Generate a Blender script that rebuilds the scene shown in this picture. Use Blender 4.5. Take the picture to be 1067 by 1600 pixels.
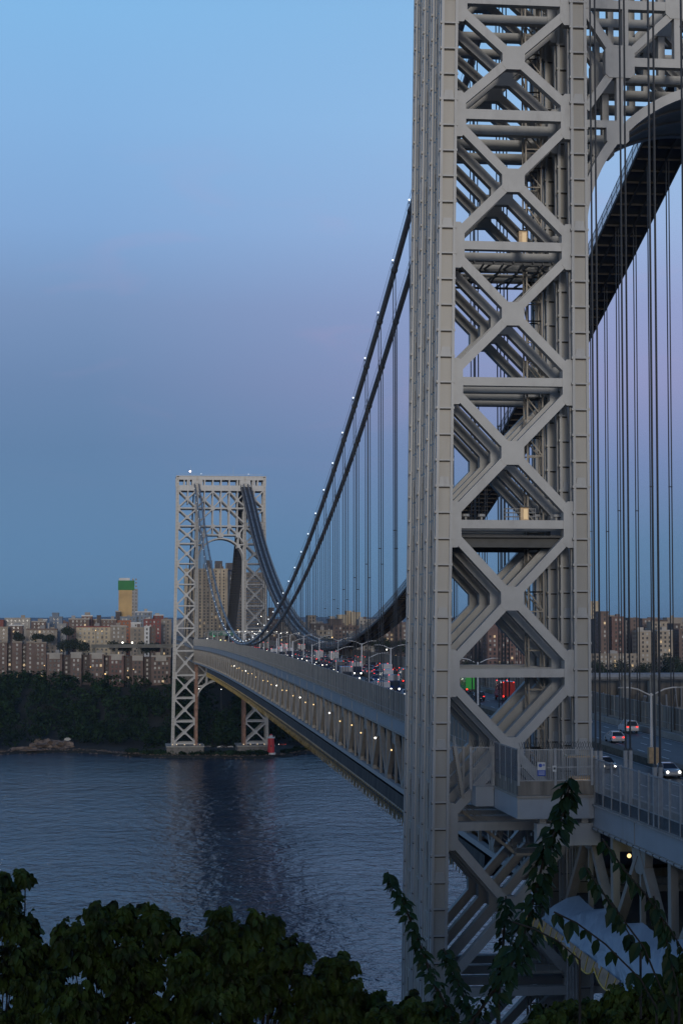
import bpy, math, random
from mathutils import Vector, Matrix, noise
R = math.radians
rnd = random.Random(7)
scene = bpy.context.scene
for o in list(bpy.data.objects): bpy.data.objects.remove(o)
COL = scene.collection

# ------------------------------------------------------------------ camera
CAM = Vector((-193.34, 60.18, 89.09)); YAW = .1114; PIT = .0570; F = 2965.
cd = bpy.data.cameras.new('camera'); cam = bpy.data.objects.new('camera', cd); COL.objects.link(cam)
cam.location = CAM; cam.rotation_euler = (math.pi/2+PIT, 0, -math.pi/2-YAW)
cd.sensor_fit = 'VERTICAL'; cd.sensor_height = 36; cd.lens = F/1600*36
cd.clip_start = .5; cd.clip_end = 60000
scene.camera = cam
FW = Vector((math.cos(YAW)*math.cos(PIT), -math.sin(YAW)*math.cos(PIT), math.sin(PIT)))
RT = Vector((-math.sin(YAW), -math.cos(YAW), 0)); UP = RT.cross(FW)
def at(px, py, D):
    """world point seen near photo pixel (px,py), D metres ahead along the bridge axis"""
    d = FW + RT*((px-533.5)/F) + UP*((800-py)/F)
    return CAM + d*(D/d.x)

# ------------------------------------------------------------------ world
w = bpy.data.worlds.new('World'); scene.world = w; w.use_nodes = True
nt = w.node_tree; nt.nodes.clear(); N = nt.nodes; L = nt.links
def lin(c): return tuple(((v/255)/12.92 if v/255 <= .04045 else (((v/255)+.055)/1.055)**2.4) for v in c)
SUN_EL = R(5); SUN_ROT = R(-72)
def world():
    out = N.new('ShaderNodeOutputWorld')
    tc = N.new('ShaderNodeTexCoord'); sep = N.new('ShaderNodeSeparateXYZ'); L.new(tc.outputs['Generated'], sep.inputs[0])
    def ramp(stops):
        r = N.new('ShaderNodeValToRGB'); e = r.color_ramp.elements
        while len(e) > 1: e.remove(e[-1])
        for i, (p, c) in enumerate(stops):
            el = e[0] if i == 0 else e.new(p)
            el.position = p; el.color = (*lin(c), 1)
        return r
    def zz(y): return math.sin(math.atan((969-y)/F))
    a = ramp([(0, (78,120,156)), (zz(940), (82,128,168)), (zz(850), (82,127,171)), (zz(700), (88,124,168)), (zz(600), (100,130,174)),
              (zz(480), (116,144,188)), (zz(350), (128,166,214)), (zz(180), (132,178,226)), (zz(0), (130,184,232)), (.43, (100,150,205)), (.62, (62,100,155)), (1, (34,62,108))])
    b = ramp([(0, (74,112,146)), (zz(940), (78,120,158)), (zz(850), (84,124,166)), (zz(730), (110,132,180)), (zz(600), (142,148,194)),
              (zz(480), (146,158,204)), (zz(350), (154,180,222)), (zz(180), (150,190,232)), (zz(0), (140,186,230)), (.43, (100,150,205)), (.62, (62,100,155)), (1, (34,62,108))])
    for r in (a, b): L.new(sep.outputs['Z'], r.inputs[0])
    m1 = N.new('ShaderNodeMapRange'); m1.inputs[1].default_value = .02; m1.inputs[2].default_value = -.27; L.new(sep.outputs['Y'], m1.inputs[0])
    mx = N.new('ShaderNodeMix'); mx.data_type = 'RGBA'; L.new(m1.outputs[0], mx.inputs[0]); L.new(a.outputs[0], mx.inputs[6]); L.new(b.outputs[0], mx.inputs[7])
    # thin pink wisps of cloud
    mp = N.new('ShaderNodeMapping'); mp.inputs['Scale'].default_value = (6, 6, 22); mp.inputs['Location'].default_value = (5.3, .6, 2.4); mp.inputs['Rotation'].default_value = (R(14), 0, 0)
    L.new(tc.outputs['Generated'], mp.inputs[0])
    nz = N.new('ShaderNodeTexNoise'); nz.inputs['Scale'].default_value = 1.7; nz.inputs['Detail'].default_value = 5; nz.inputs['Distortion'].default_value = .8; L.new(mp.outputs[0], nz.inputs[0])
    r1 = N.new('ShaderNodeMapRange'); r1.inputs[1].default_value = .56; r1.inputs[2].default_value = .8; L.new(nz.outputs[0], r1.inputs[0])
    r2 = N.new('ShaderNodeMapRange'); r2.inputs[1].default_value = .06; r2.inputs[2].default_value = .13; L.new(sep.outputs['Z'], r2.inputs[0])
    r3 = N.new('ShaderNodeMapRange'); r3.inputs[1].default_value = .27; r3.inputs[2].default_value = .2; L.new(sep.outputs['Z'], r3.inputs[0])
    ml = N.new('ShaderNodeMath'); ml.operation = 'MULTIPLY'; L.new(r1.outputs[0], ml.inputs[0]); L.new(r2.outputs[0], ml.inputs[1])
    m2 = N.new('ShaderNodeMath'); m2.operation = 'MULTIPLY'; L.new(ml.outputs[0], m2.inputs[0]); L.new(r3.outputs[0], m2.inputs[1])
    m3 = N.new('ShaderNodeMath'); m3.operation = 'MULTIPLY'; m3.inputs[1].default_value = .14; L.new(m2.outputs[0], m3.inputs[0])
    mc = N.new('ShaderNodeMix'); mc.data_type = 'RGBA'; L.new(m3.outputs[0], mc.inputs[0]); L.new(mx.outputs[2], mc.inputs[6]); mc.inputs[7].default_value = (*lin((198,152,186)), 1)
    # the bright afterglow in the west, behind the camera
    m5 = N.new('ShaderNodeMapRange'); m5.inputs[1].default_value = .1; m5.inputs[2].default_value = -.8; L.new(sep.outputs['X'], m5.inputs[0])
    m6 = N.new('ShaderNodeMapRange'); m6.inputs[1].default_value = .45; m6.inputs[2].default_value = .05; m6.inputs[3].default_value = .05; L.new(sep.outputs['Z'], m6.inputs[0])
    m4 = N.new('ShaderNodeMath'); m4.operation = 'MULTIPLY'; L.new(m5.outputs[0], m4.inputs[0]); L.new(m6.outputs[0], m4.inputs[1])
    mw = N.new('ShaderNodeMix'); mw.data_type = 'RGBA'; L.new(m4.outputs[0], mw.inputs[0]); L.new(mc.outputs[2], mw.inputs[6]); mw.inputs[7].default_value = (.7, .64, .6, 1)
    bg = N.new('ShaderNodeBackground'); L.new(mw.outputs[2], bg.inputs[0]); bg.inputs[1].default_value = .98
    sk = N.new('ShaderNodeTexSky'); sk.sky_type = 'NISHITA'; sk.sun_disc = False; sk.sun_elevation = SUN_EL; sk.sun_rotation = R(270) ; sk.altitude = 90
    b2 = N.new('ShaderNodeBackground'); L.new(sk.outputs[0], b2.inputs[0]); b2.inputs[1].default_value = .008
    ad = N.new('ShaderNodeAddShader'); L.new(bg.outputs[0], ad.inputs[0]); L.new(b2.outputs[0], ad.inputs[1]); L.new(ad.outputs[0], out.inputs[0])
world()
sd = bpy.data.lights.new('sun', 'SUN'); sun = bpy.data.objects.new('sun', sd); COL.objects.link(sun)
sd.energy = 1.45; sd.angle = R(9); sd.color = (1, .93, .85)
sun.rotation_euler = Vector((math.cos(SUN_EL)*.97, -.1, -math.sin(SUN_EL))).to_track_quat('-Z', 'Y').to_euler()
scene.view_settings.view_transform = 'Standard'; scene.view_settings.look = 'None'
scene.view_settings.exposure = -.03; scene.view_settings.gamma = 1

# ------------------------------------------------------------------ materials
def mat(name, base, rough=.6, metal=0, var=.0, scale=1., dirt=None, dirtamt=0., streak=False, bump=0., bscale=8., spec=.5, alpha=None, coat=0, trans=0):
    m = bpy.data.materials.new(name); m.use_nodes = True; n = m.node_tree.nodes; l = m.node_tree.links
    p = n['Principled BSDF']; p.inputs['Roughness'].default_value = rough; p.inputs['Metallic'].default_value = metal
    p.inputs['Specular IOR Level'].default_value = spec; p.inputs['Coat Weight'].default_value = coat
    tc = n.new('ShaderNodeNewGeometry')
    mp = n.new('ShaderNodeMapping'); l.new(tc.outputs['Position'], mp.inputs[0])
    mp.inputs['Scale'].default_value = (scale, scale, scale*(.12 if streak else 1))
    nz = n.new('ShaderNodeTexNoise'); nz.inputs['Scale'].default_value = 1; nz.inputs['Detail'].default_value = 5; l.new(mp.outputs[0], nz.inputs[0])
    mr = n.new('ShaderNodeMapRange'); mr.inputs[3].default_value = 1-var; mr.inputs[4].default_value = 1+var; mr.inputs[1].default_value = .3; mr.inputs[2].default_value = .7; l.new(nz.outputs[0], mr.inputs[0])
    mu = n.new('ShaderNodeVectorMath'); mu.operation = 'SCALE'; mu.inputs[0].default_value = base[:3]; l.new(mr.outputs[0], mu.inputs['Scale'])
    src = mu.outputs[0]
    if dirt:
        n2 = n.new('ShaderNodeTexNoise'); n2.inputs['Scale'].default_value = .55; n2.inputs['Detail'].default_value = 8; n2.inputs['Roughness'].default_value = .7
        mp2 = n.new('ShaderNodeMapping'); mp2.inputs['Scale'].default_value = (1.3, 1.3, .3); mp2.inputs['Location'].default_value = (7, 3, 1); l.new(tc.outputs['Position'], mp2.inputs[0]); l.new(mp2.outputs[0], n2.inputs[0])
        r2 = n.new('ShaderNodeMapRange'); r2.inputs[1].default_value = .55; r2.inputs[2].default_value = .75; r2.inputs[4].default_value = dirtamt; l.new(n2.outputs[0], r2.inputs[0])
        mx = n.new('ShaderNodeMix'); mx.data_type = 'RGBA'; l.new(r2.outputs[0], mx.inputs[0]); l.new(src, mx.inputs[6]); mx.inputs[7].default_value = (*dirt, 1); src = mx.outputs[2]
    l.new(src, p.inputs['Base Color'])
    if bump:
        b = n.new('ShaderNodeBump'); b.inputs['Strength'].default_value = bump; n3 = n.new('ShaderNodeTexNoise'); n3.inputs['Scale'].default_value = bscale; n3.inputs['Detail'].default_value = 4
        l.new(tc.outputs['Position'], n3.inputs[0]); l.new(n3.outputs[0], b.inputs['Height']); l.new(b.outputs[0], p.inputs['Normal'])
    if alpha is not None: p.inputs['Alpha'].default_value = alpha
    return m
def emis(name, col, st):
    m = bpy.data.materials.new(name); m.use_nodes = True; p = m.node_tree.nodes['Principled BSDF']
    p.inputs['Base Color'].default_value = (.02,.02,.02,1); p.inputs['Emission Color'].default_value = (*col, 1); p.inputs['Emission Strength'].default_value = st
    m.cycles.emission_sampling = 'NONE'
    return m
M = {}
M['steel'] = mat('painted_steel', (.37,.374,.368), .5, var=.07, scale=.9, dirt=(.17,.155,.14), dirtamt=.5, streak=True, bump=.06)
M['steel2'] = mat('painted_steel_brace', (.365,.368,.36), .55, var=.06, scale=.8, dirt=(.19,.18,.17), dirtamt=.45, bump=.06)
M['shade_slot'] = mat('dark_shade_slot', (.06,.055,.05), .8)  # near-black for painted shade under column ledges, also for slots and platform joists
M['panel'] = mat('painted_steel_web', (.36,.345,.31), .6, var=.09, scale=.6, dirt=(.24,.2,.16), dirtamt=.3, streak=True)
M['blue_steel'] = mat('pale_fascia_paint', (.34,.365,.385), .35, var=.06, scale=.5, dirt=(.24,.17,.12), dirtamt=.4)
M['truss'] = mat('truss_paint', (.31,.285,.245), .55, var=.12, scale=.7, dirt=(.25,.14,.07), dirtamt=.6, streak=True)
M['dark'] = mat('dark_steel', (.05,.055,.06), .6, var=.2, scale=1)
M['cable'] = mat('cable_paint', (.17,.18,.19), .45, var=.1, scale=.5)
M['rope'] = mat('rope_steel', (.05,.052,.055), .6)
M['galv'] = mat('galvanised_steel', (.33,.335,.335), .5, metal=.1, var=.15, scale=2)
M['asphalt'] = mat('asphalt', (.045,.05,.058), .6, var=.25, scale=.4, bump=.1)
M['conc'] = mat('concrete', (.27,.26,.23), .85, var=.15, scale=.5, dirt=(.12,.1,.08), dirtamt=.5, bump=.15)
M['white'] = mat('road_paint', (.65,.65,.62), .7)
M['mesh'] = mat('fence_mesh', (.22,.192,.155), .7, var=.45, scale=1.2, streak=True, alpha=.88)
M['mesh2'] = mat('open_mesh', (.1,.11,.125), .6, var=.2, scale=1, alpha=.3)
M['mesh3'] = mat('wide_mesh', (.1,.11,.12), .6, var=.2, scale=1, alpha=.04)
M['kick'] = mat('kick_mesh', (.045,.055,.065), .6, var=.3, scale=1, alpha=.6)
M['median'] = mat('median_soil', (.13,.105,.075), .9, var=.4, scale=2, bump=.4)
M['tarp'] = mat('white_tarp', (.27,.33,.39), .5, var=.1, scale=.6, bump=.5, bscale=.9)
M['net'] = mat('platform_planks', (.05,.047,.042), .9, var=.45, scale=.8, streak=True)
M['netyel'] = mat('olive_netting', (.085,.076,.052), .8, var=.35, scale=1.2)
M['pole'] = mat('pale_pole_paint', (.7,.7,.69), .45, var=.08)
M['strapd'] = mat('dull_strap', (.3,.22,.07), .8, var=.5, scale=.7)
M['strap'] = mat('yellow_strap', (.65,.42,.06), .6)
M['orange'] = mat('brown_netting', (.36,.24,.15), .8, var=.2, scale=2)
M['stone'] = mat('pier_stone', (.15,.14,.125), .9, var=.25, scale=.6, bump=.4)
M['red'] = mat('lighthouse_red', (.48,.02,.025), .4)
M['whitep'] = mat('white_paint', (.6,.59,.56), .5)
M['rustcol'] = mat('rust_primer', (.22,.125,.085), .8, var=.4, scale=.5, dirt=(.33,.3,.27), dirtamt=.8)
M['glass'] = mat('window_glass', (.03,.035,.04), .12)
M['blind'] = mat('window_blind', (.3,.3,.28), .5)
M['bush'] = mat('near_leaf', (.027,.044,.009), .5, var=.95, scale=6, spec=.12)
M['leaf2'] = mat('vine_leaf', (.014,.034,.012), .5, var=.35, scale=5, spec=.15)
M['bark'] = mat('bark', (.03,.025,.02), .9, var=.3, scale=8)
M['wood'] = mat('woodland_leaf', (.014,.029,.011), .9, var=.85, scale=.14, spec=.1)
M['tree'] = mat('tree_leaf', (.013,.024,.011), .8, var=.4, scale=.3)
M['rock'] = mat('rock', (.15,.115,.09), .9, var=.45, scale=.25, bump=.6, bscale=1)
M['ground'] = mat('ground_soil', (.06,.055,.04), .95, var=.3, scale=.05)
M['hills'] = mat('far_hills', (.05,.10,.12), .95, var=.1, scale=.002)
M['tyre'] = mat('tyre', (.015,.015,.016), .85)
M['lampw'] = emis('cable_lamp_glow', (.85,.93,1), 2)
M['headl'] = emis('headlight_glow', (1,.95,.82), 5)
M['taill'] = emis('taillight_glow', (1,.04,.03), 2.2)
M['amber'] = emis('amber_glow', (1,.55,.12), 4)
M['warm'] = emis('warm_glow', (1,.66,.28), 2)
M['yelg'] = emis('yellow_green_glow', (.95,1,.45), 4)
M['litwin'] = emis('lit_window', (1,.72,.4), .55)
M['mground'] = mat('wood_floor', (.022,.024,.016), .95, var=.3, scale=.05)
M['dimconc'] = mat('weathered_concrete', (.12,.12,.11), .9, var=.2, scale=.2)
M['post'] = mat('fence_post_paint', (.25,.25,.24), .6, var=.2, scale=1)
M['flood'] = emis('flood_glow', (1,.75,.45), 2)
M['beacon'] = emis('beacon_glow', (1,.8,.75), 8)
M['redlamp'] = emis('red_marker_glow', (1,.05,.03), 4)
M['greenl'] = emis('green_glow', (.1,1,.45), 2)
M['shack'] = mat('wood_shack', (.55,.4,.24), .7, var=.2, scale=3)
M['signb'] = mat('sign_blue', (.04,.1,.42), .5)
M['signg'] = mat('sign_green', (.02,.22,.13), .5)

# ------------------------------------------------------------------ mesh builder
class MB:
    def __init__(s): s.v = []; s.f = []; s.m = []; s.mi = 0
    def add(s, vs, fs):
        b = len(s.v); s.v += [tuple(v) for v in vs]; s.f += [tuple(b+i for i in f) for f in fs]; s.m += [s.mi]*len(fs)
    def box(s, x0, x1, y0, y1, z0, z1):
        s.add([(x0,y0,z0),(x1,y0,z0),(x1,y1,z0),(x0,y1,z0),(x0,y0,z1),(x1,y0,z1),(x1,y1,z1),(x0,y1,z1)],
              [(0,3,2,1),(4,5,6,7),(0,1,5,4),(1,2,6,5),(2,3,7,6),(3,0,4,7)])
    def bar(s, p, q, wd, hd, up=(0,0,1)):
        """square bar from p to q; wd across, hd along up"""
        p = Vector(p); q = Vector(q); d = (q-p)
        if d.length < 1e-6: return
        d.normalize(); u = Vector(up)
        if abs(d.dot(u)) > .99: u = Vector((1,0,0))
        a = d.cross(u).normalized(); u = a.cross(d).normalized()
        vs = [e + a*(sa*wd/2) + u*(sb*hd/2) for e in (p, q) for sa, sb in ((-1,-1),(1,-1),(1,1),(-1,1))]
        s.add(vs, [(0,1,2,3),(7,6,5,4),(0,4,5,1),(1,5,6,2),(2,6,7,3),(3,7,4,0)])
    def xbar(s, x0, x1, a, b, wd, dx=0):
        """member in a transverse frame: a,b=(y,z), width wd in the plane, from x0 to x1 deep"""
        ay, az = a; by, bz = b; L_ = math.hypot(by-ay, bz-az); ny, nz = -(bz-az)/L_*wd/2, (by-ay)/L_*wd/2
        poly = [(ay+ny,az+nz),(ay-ny,az-nz),(by-ny,bz-nz),(by+ny,bz+nz)]
        s.xpoly(x0, x1, poly)
    def xpoly(s, x0, x1, poly):
        n = len(poly); s.add([(x0,y,z) for y, z in poly]+[(x1,y,z) for y, z in poly],
            [tuple(range(n)), tuple(range(2*n-1, n-1, -1))]+[(i,(i+1)%n+0+0,(i+1)%n+n,i+n)[::-1] for i in range(n)])
    def ypoly(s, y0, y1, poly):
        n = len(poly); s.add([(x,y0,z) for x, z in poly]+[(x,y1,z) for x, z in poly],
            [tuple(range(n)), tuple(range(2*n-1, n-1, -1))]+[(i,(i+1)%n,(i+1)%n+n,i+n)[::-1] for i in range(n)])
    def tube(s, pts, r, n=6, cap=True):
        pts = [Vector(p) for p in pts]; rr = r if isinstance(r, (list,tuple)) else [r]*len(pts); vs = []; fs = []
        for i, p in enumerate(pts):
            d = (pts[min(i+1,len(pts)-1)]-pts[max(i-1,0)]).normalized()
            u = Vector((0,0,1)) if abs(d.z) < .95 else Vector((1,0,0))
            a = d.cross(u).normalized(); b = a.cross(d)
            for k in range(n):
                t = 2*math.pi*k/n; vs.append(p + a*(math.cos(t)*rr[i]) + b*(math.sin(t)*rr[i]))
        for i in range(len(pts)-1):
            for k in range(n): fs.append((i*n+k, i*n+(k+1)%n, (i+1)*n+(k+1)%n, (i+1)*n+k))
        if cap: fs += [tuple(range(n))[::-1], tuple((len(pts)-1)*n+k for k in range(n))]
        s.add(vs, fs)
    def ball(s, c, r, n=8, m=5, sz=1):
        c = Vector(c); vs = [c+Vector((0,0,r*sz))]; fs = []
        for i in range(1, m):
            t = math.pi*i/m
            for k in range(n): p = 2*math.pi*k/n; vs.append(c+Vector((r*math.sin(t)*math.cos(p), r*math.sin(t)*math.sin(p), r*sz*math.cos(t))))
        vs.append(c-Vector((0,0,r*sz)))
        for k in range(n): fs.append((0, 1+k, 1+(k+1)%n))
        for i in range(m-2):
            for k in range(n): a = 1+i*n; fs.append((a+k, a+n+k, a+n+(k+1)%n, a+(k+1)%n))
        a = 1+(m-2)*n; e = len(vs)-1
        for k in range(n): fs.append((e, a+(k+1)%n, a+k))
        s.add(vs, fs)
    def mesh(s, name, mats, smooth=False):
        me = bpy.data.meshes.new(name); me.from_pydata(s.v, [], s.f)
        mats = mats if isinstance(mats, (list,tuple)) else [mats]
        for m in mats: me.materials.append(m)
        if len(mats) > 1: me.polygons.foreach_set('material_index', s.m)
        if smooth: me.polygons.foreach_set('use_smooth', [True]*len(me.polygons))
        me.update(); return me
    def build(s, name, mats, parent=None, smooth=False, loc=None):
        o = bpy.data.objects.new(name, s.mesh(name, mats, smooth)); COL.objects.link(o)
        if parent: o.parent = parent
        if loc is not None: o.location = loc
        return o
def ordi(n): return '%d%s' % (n, 'th' if 10 <= n % 100 <= 20 else {1:'st',2:'nd',3:'rd'}.get(n % 10, 'th'))
def tag(o, label=None, cat=None, group=None, kind=None):
    if label: o['label'] = label
    if cat: o['category'] = cat
    if group: o['group'] = group
    if kind: o['kind'] = kind
    return o
def empty(name, loc=(0,0,0), rz=0):
    o = bpy.data.objects.new(name, None); COL.objects.link(o); o.location = loc; o.rotation_euler = (0,0,rz); o.empty_display_size = .1; return o
def copy_tree(o, parent=None, mats=None):
    c = o.copy(); COL.objects.link(c)
    if parent: c.parent = parent
    for ch in [k for k in o.children]: copy_tree(ch, c)
    return c
def place(me, name, parent, loc=(0,0,0)):
    o = bpy.data.objects.new(name, me); COL.objects.link(o); o.parent = parent; o.location = loc; return o

# ------------------------------------------------------------------ setting: water, land, hills
SPAN = 1067.
def shoreX(y): return 1098 - 66*math.exp(-((y-5)/62)**4) + 9*math.sin(y*.021+1) + 5*math.sin(y*.07) + (0 if y < 60 else (y-60)*.05) + max(0,-y-100)*.25
def hM(x, y):
    """height of the Manhattan ground"""
    s = x - shoreX(y)
    if s < 0: return -3
    bridge = math.exp(-(y/60)**2)
    top = 38 + 8*max(0, min(1, (s-190)/160))
    t = max(0, min(1, (x-1112-.05*max(0,y))/165)); t = t*t*(3-2*t)
    h = 1.5 + min(s,12)*.12 + (top)*t
    h = h + 1.5*noise.noise(Vector((x*.03, y*.03, 0)))*min(1, s/30)
    h += max(0, min(14, (s-400)*.02))
    return h
def hN(x, y):
    """height of the New Jersey cliff"""
    e = -148 - 12*math.sin(y*.03) + (0 if y > 20 else 0)
    d = math.hypot(x-CAM.x, (y-CAM.y))
    s = e - x
    if s < 0: return max(-4, 4 - (x-e)*.25)
    k = min(1, s/12.)
    base = 4 + 50*k + min(33.4, max(0, (s-12)*.9)) if s < 500 else 87.4
    return min(base, 87.4) if s < 60 else 87.4 + min(14, (s-60)*.12)
def grid(name, x0, x1, y0, y1, nx, ny, fn, m, kind='structure', fx=lambda t: t, fy=lambda t: t):
    vs = []; fs = []
    for i in range(nx+1):
        x = x0+(x1-x0)*fx(i/nx)
        for j in range(ny+1):
            y = y0+(y1-y0)*fy(j/ny); vs.append((x, y, fn(x, y)))
    for i in range(nx):
        for j in range(ny): a = i*(ny+1)+j; fs.append((a, a+ny+1, a+ny+2, a+1))
    b = MB(); b.add(vs, fs); o = b.build(name, m, smooth=True); tag(o, kind=kind); return o
def water_mat():
    m = bpy.data.materials.new('river_water'); m.use_nodes = True; n = m.node_tree.nodes; l = m.node_tree.links; p = n['Principled BSDF']
    p.inputs['Base Color'].default_value = (.008,.038,.075,1); p.inputs['Roughness'].default_value = .12; p.inputs['IOR'].default_value = 1.33
    g = n.new('ShaderNodeNewGeometry'); hs = None
    for sc, st, sx in ((.045,.6,1.5),(.17,.85,.6),(.4,.4,.7),(1.2,.13,1.0)):
        mp = n.new('ShaderNodeMapping'); mp.inputs['Scale'].default_value = (sc*sx, sc, sc); mp.inputs['Rotation'].default_value = (0,0,.5); l.new(g.outputs['Position'], mp.inputs[0])
        z = n.new('ShaderNodeTexNoise'); z.inputs['Scale'].default_value = 1; z.inputs['Detail'].default_value = 3; l.new(mp.outputs[0], z.inputs[0])
        mu = n.new('ShaderNodeMath'); mu.operation = 'MULTIPLY'; mu.inputs[1].default_value = st; l.new(z.outputs[0], mu.inputs[0])
        if hs is None: hs = mu
        else:
            ad = n.new('ShaderNodeMath'); l.new(hs.outputs[0], ad.inputs[0]); l.new(mu.outputs[0], ad.inputs[1]); hs = ad
    mw_ = n.new('ShaderNodeMapping'); mw_.inputs['Scale'].default_value = (.009, .004, .01); mw_.inputs['Rotation'].default_value = (0,0,.1); l.new(g.outputs['Position'], mw_.inputs[0])
    zw = n.new('ShaderNodeTexNoise'); zw.inputs['Scale'].default_value = 1; zw.inputs['Detail'].default_value = 4; l.new(mw_.outputs[0], zw.inputs[0])
    rw = n.new('ShaderNodeMapRange'); rw.inputs[1].default_value = .38; rw.inputs[2].default_value = .62; rw.inputs[3].default_value = .75; rw.inputs[4].default_value = 1.15; l.new(zw.outputs[0], rw.inputs[0])
    mm_ = n.new('ShaderNodeMath'); mm_.operation = 'MULTIPLY'; l.new(hs.outputs[0], mm_.inputs[0]); l.new(rw.outputs[0], mm_.inputs[1]); hs = mm_
    b = n.new('ShaderNodeBump'); b.inputs['Strength'].default_value = 1; b.inputs['Distance'].default_value = 1.25; l.new(hs.outputs[0], b.inputs['Height']); l.new(b.outputs[0], p.inputs['Normal'])
    return m
wb = MB(); wb.add([(-400,-9000,0),(1400,-9000,0),(1400,9000,0),(-400,9000,0)], [(0,1,2,3)]); tag(wb.build('river_water', water_mat()), kind='structure')
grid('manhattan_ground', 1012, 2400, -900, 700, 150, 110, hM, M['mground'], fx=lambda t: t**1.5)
gb = MB(); gb.add([(2400,-9000,44),(40000,-30000,44),(40000,30000,44),(2400,9000,44)], [(0,1,2,3)])
gb.add([(1400,-9000,30),(2410,-9000,44),(2410,-895,44),(1400,-895,30)], [(0,1,2,3)]); gb.add([(1400,695,30),(2410,695,44),(2410,9000,44),(1400,9000,30)], [(0,1,2,3)])
tag(gb.build('far_ground', M['ground']), kind='structure')
grid('cliff_ground', -700, -110, -600, 600, 118, 60, hN, M['ground'])
def hills():
    b = MB(); vs = []; n = 160
    for j, (X, hh, bz) in enumerate(((9000, 0, 40), (10500, 1, 0), (13000, 0, 40))):
        for i in range(n+1):
            y = -5500+9500*i/n
            z = 44 if hh == 0 else 44+62+16*noise.noise(Vector((y*.0007,2,0)))+8*noise.noise(Vector((y*.003,5,0)))+3*noise.noise(Vector((y*.012,5,0)))
            vs.append((X, y, z))
    fs = [(j*(n+1)+i, (j+1)*(n+1)+i, (j+1)*(n+1)+i+1, j*(n+1)+i+1) for j in range(2) for i in range(n)]
    b.add(vs, fs); tag(b.build('far_hills', M['hills'], smooth=True), kind='structure')
hills()

# ------------------------------------------------------------------ bridge towers
ZK = [184, 176.03, 162.92, 151.14, 139.51, 126.3, 112.7, 98.55, 83.9, 69.0, 53.0, 38.04, 22.8, 8.6]
SP = 5.845; FX = [-1.5*SP, -.5*SP, .5*SP, 1.5*SP]; YI = 14.9; CW = 1.66; CDX = 1.75
def yo(z): return 31.83-.015*min(z, 163)
def column_mesh(kind, s):
    """one tower column: box core with proud edge flanges and batten ledges; s=+1 north, -1 south"""
    b = MB(); z0, z1 = 6., 183.4
    def edges(z): return (yo(z)-CW, yo(z)) if kind == 'outer' else (YI, YI+CW)
    def seg(za, zb, ya0, ya1, yb0, yb1, x0, x1, mi):
        b.mi = mi
        b.add([(x0,s*ya0,za),(x1,s*ya0,za),(x1,s*ya1,za),(x0,s*ya1,za),(x0,s*yb0,zb),(x1,s*yb0,zb),(x1,s*yb1,zb),(x0,s*yb1,zb)],
              [(0,3,2,1),(4,5,6,7),(0,1,5,4),(1,2,6,5),(2,3,7,6),(3,0,4,7)])
    h = CDX/2
    for za, zb in ((z0, 163), (163, z1)):
        a0, a1 = edges(za); c0, c1 = edges(zb)
        seg(za, zb, a0+.16, a1-.16, c0+.16, c1-.16, -h+.24, h-.24, 1)           # core
        for (fa, fb) in ((0, .27), (CW-.27, CW)):                           # edge flanges
            for (x0, x1) in ((-h, -h+.42), (h-.42, h)):
                seg(za, zb, a0+fa, a0+fb, c0+fa, c0+fb, x0, x1, 0)
    z = z0+1; i = 0
    while z < z1-1:
        a0, a1 = edges(z)
        seg(z, z+.13, a0+.275, a1-.275, a0+.275, a1-.275, -h-.05, -h+.26, 0)
        seg(z, z+.13, a0+.275, a1-.275, a0+.275, a1-.275, h-.26, h+.05, 0)
        seg(z-.02, z+.2, a1-.12, a1+.1, a1-.12, a1+.1, -h-.06, -h+.2, 0)
        seg(z-.02, z+.2, a0-.06, a0+.12, a0-.06, a0+.12, -h-.06, -h+.2, 0)
        seg(z-.13, z-.005, a0+.28, a1-.28, a0+.28, a1-.28, -h+.17, -h+.26, 2)  # dark strip painted in as the shade line beneath the ledge
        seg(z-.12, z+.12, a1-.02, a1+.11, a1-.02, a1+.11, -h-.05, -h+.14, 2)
        if (i*7) % 5 < 2: seg(z+.3, z+3.4, a1-.17, a1-.135, a1-.17-.0465, a1-.135-.0465, -.42, -.18, 2)
        elif (i*3) % 4 == 0: seg(z+.3, z+4.6, a1-.17, a1-.135, a1-.17-.069, a1-.135-.069, .1, .3, 2)
        if i % 5 == 2:
            seg(z+.14, z+1.0, a0+.275, a1-.275, a0+.4, a1-.4, -h+.12, -h+.26, 0)
        z += 2.573; i += 1
    b.mi = 0
    return b.mesh('column', [M['steel'], M['panel'], M['shade_slot']])
def oct_(cy, cz, w_, h_, c):
    return [(cy-w_+c,cz-h_),(cy+w_-c,cz-h_),(cy+w_,cz-h_+c),(cy+w_,cz+h_-c),(cy+w_-c,cz+h_),(cy-w_+c,cz+h_),(cy-w_,cz+h_-c),(cy-w_,cz-h_+c)]
def brace_mesh(k, s):
    """X brace of the panel below level k with hub and corner gussets"""
    b = MB(); zt, zb = ZK[k], ZK[k+1]; zm = (zt+zb)/2
    ya_t = yo(zt)-CW; ya_b = yo(zb)-CW; yb = YI+CW; d = .55
    off = .85
    P = [(s*(ya_t), zt-off), (s*yb, zt-off), (s*ya_b, zb+off), (s*yb, zb+off)]
    if k == 1: P[0] = (P[0][0], zt-1.6); P[1] = (P[1][0], zt-1.6)
    b.xbar(-d, d, P[0], P[3], .88); b.xbar(-d+.012, d-.012, P[1], P[2], .88)
    cy = (P[0][0]+P[1][0]+P[2][0]+P[3][0])/4
    b.xpoly(-d-.03, d+.03, oct_(cy, zm, 1.14, 1.18, .42))
    return b.mesh('cross_brace', M['steel2'])
def gusset_poly(y, z, s, dirn):
    g = [(y, z-2.3), (y+dirn*.55, z-2.3), (y+dirn*.95, z-1.8), (y+dirn*.95, z+1.8), (y+dirn*.55, z+2.3), (y, z+2.3)]
    return g
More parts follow.
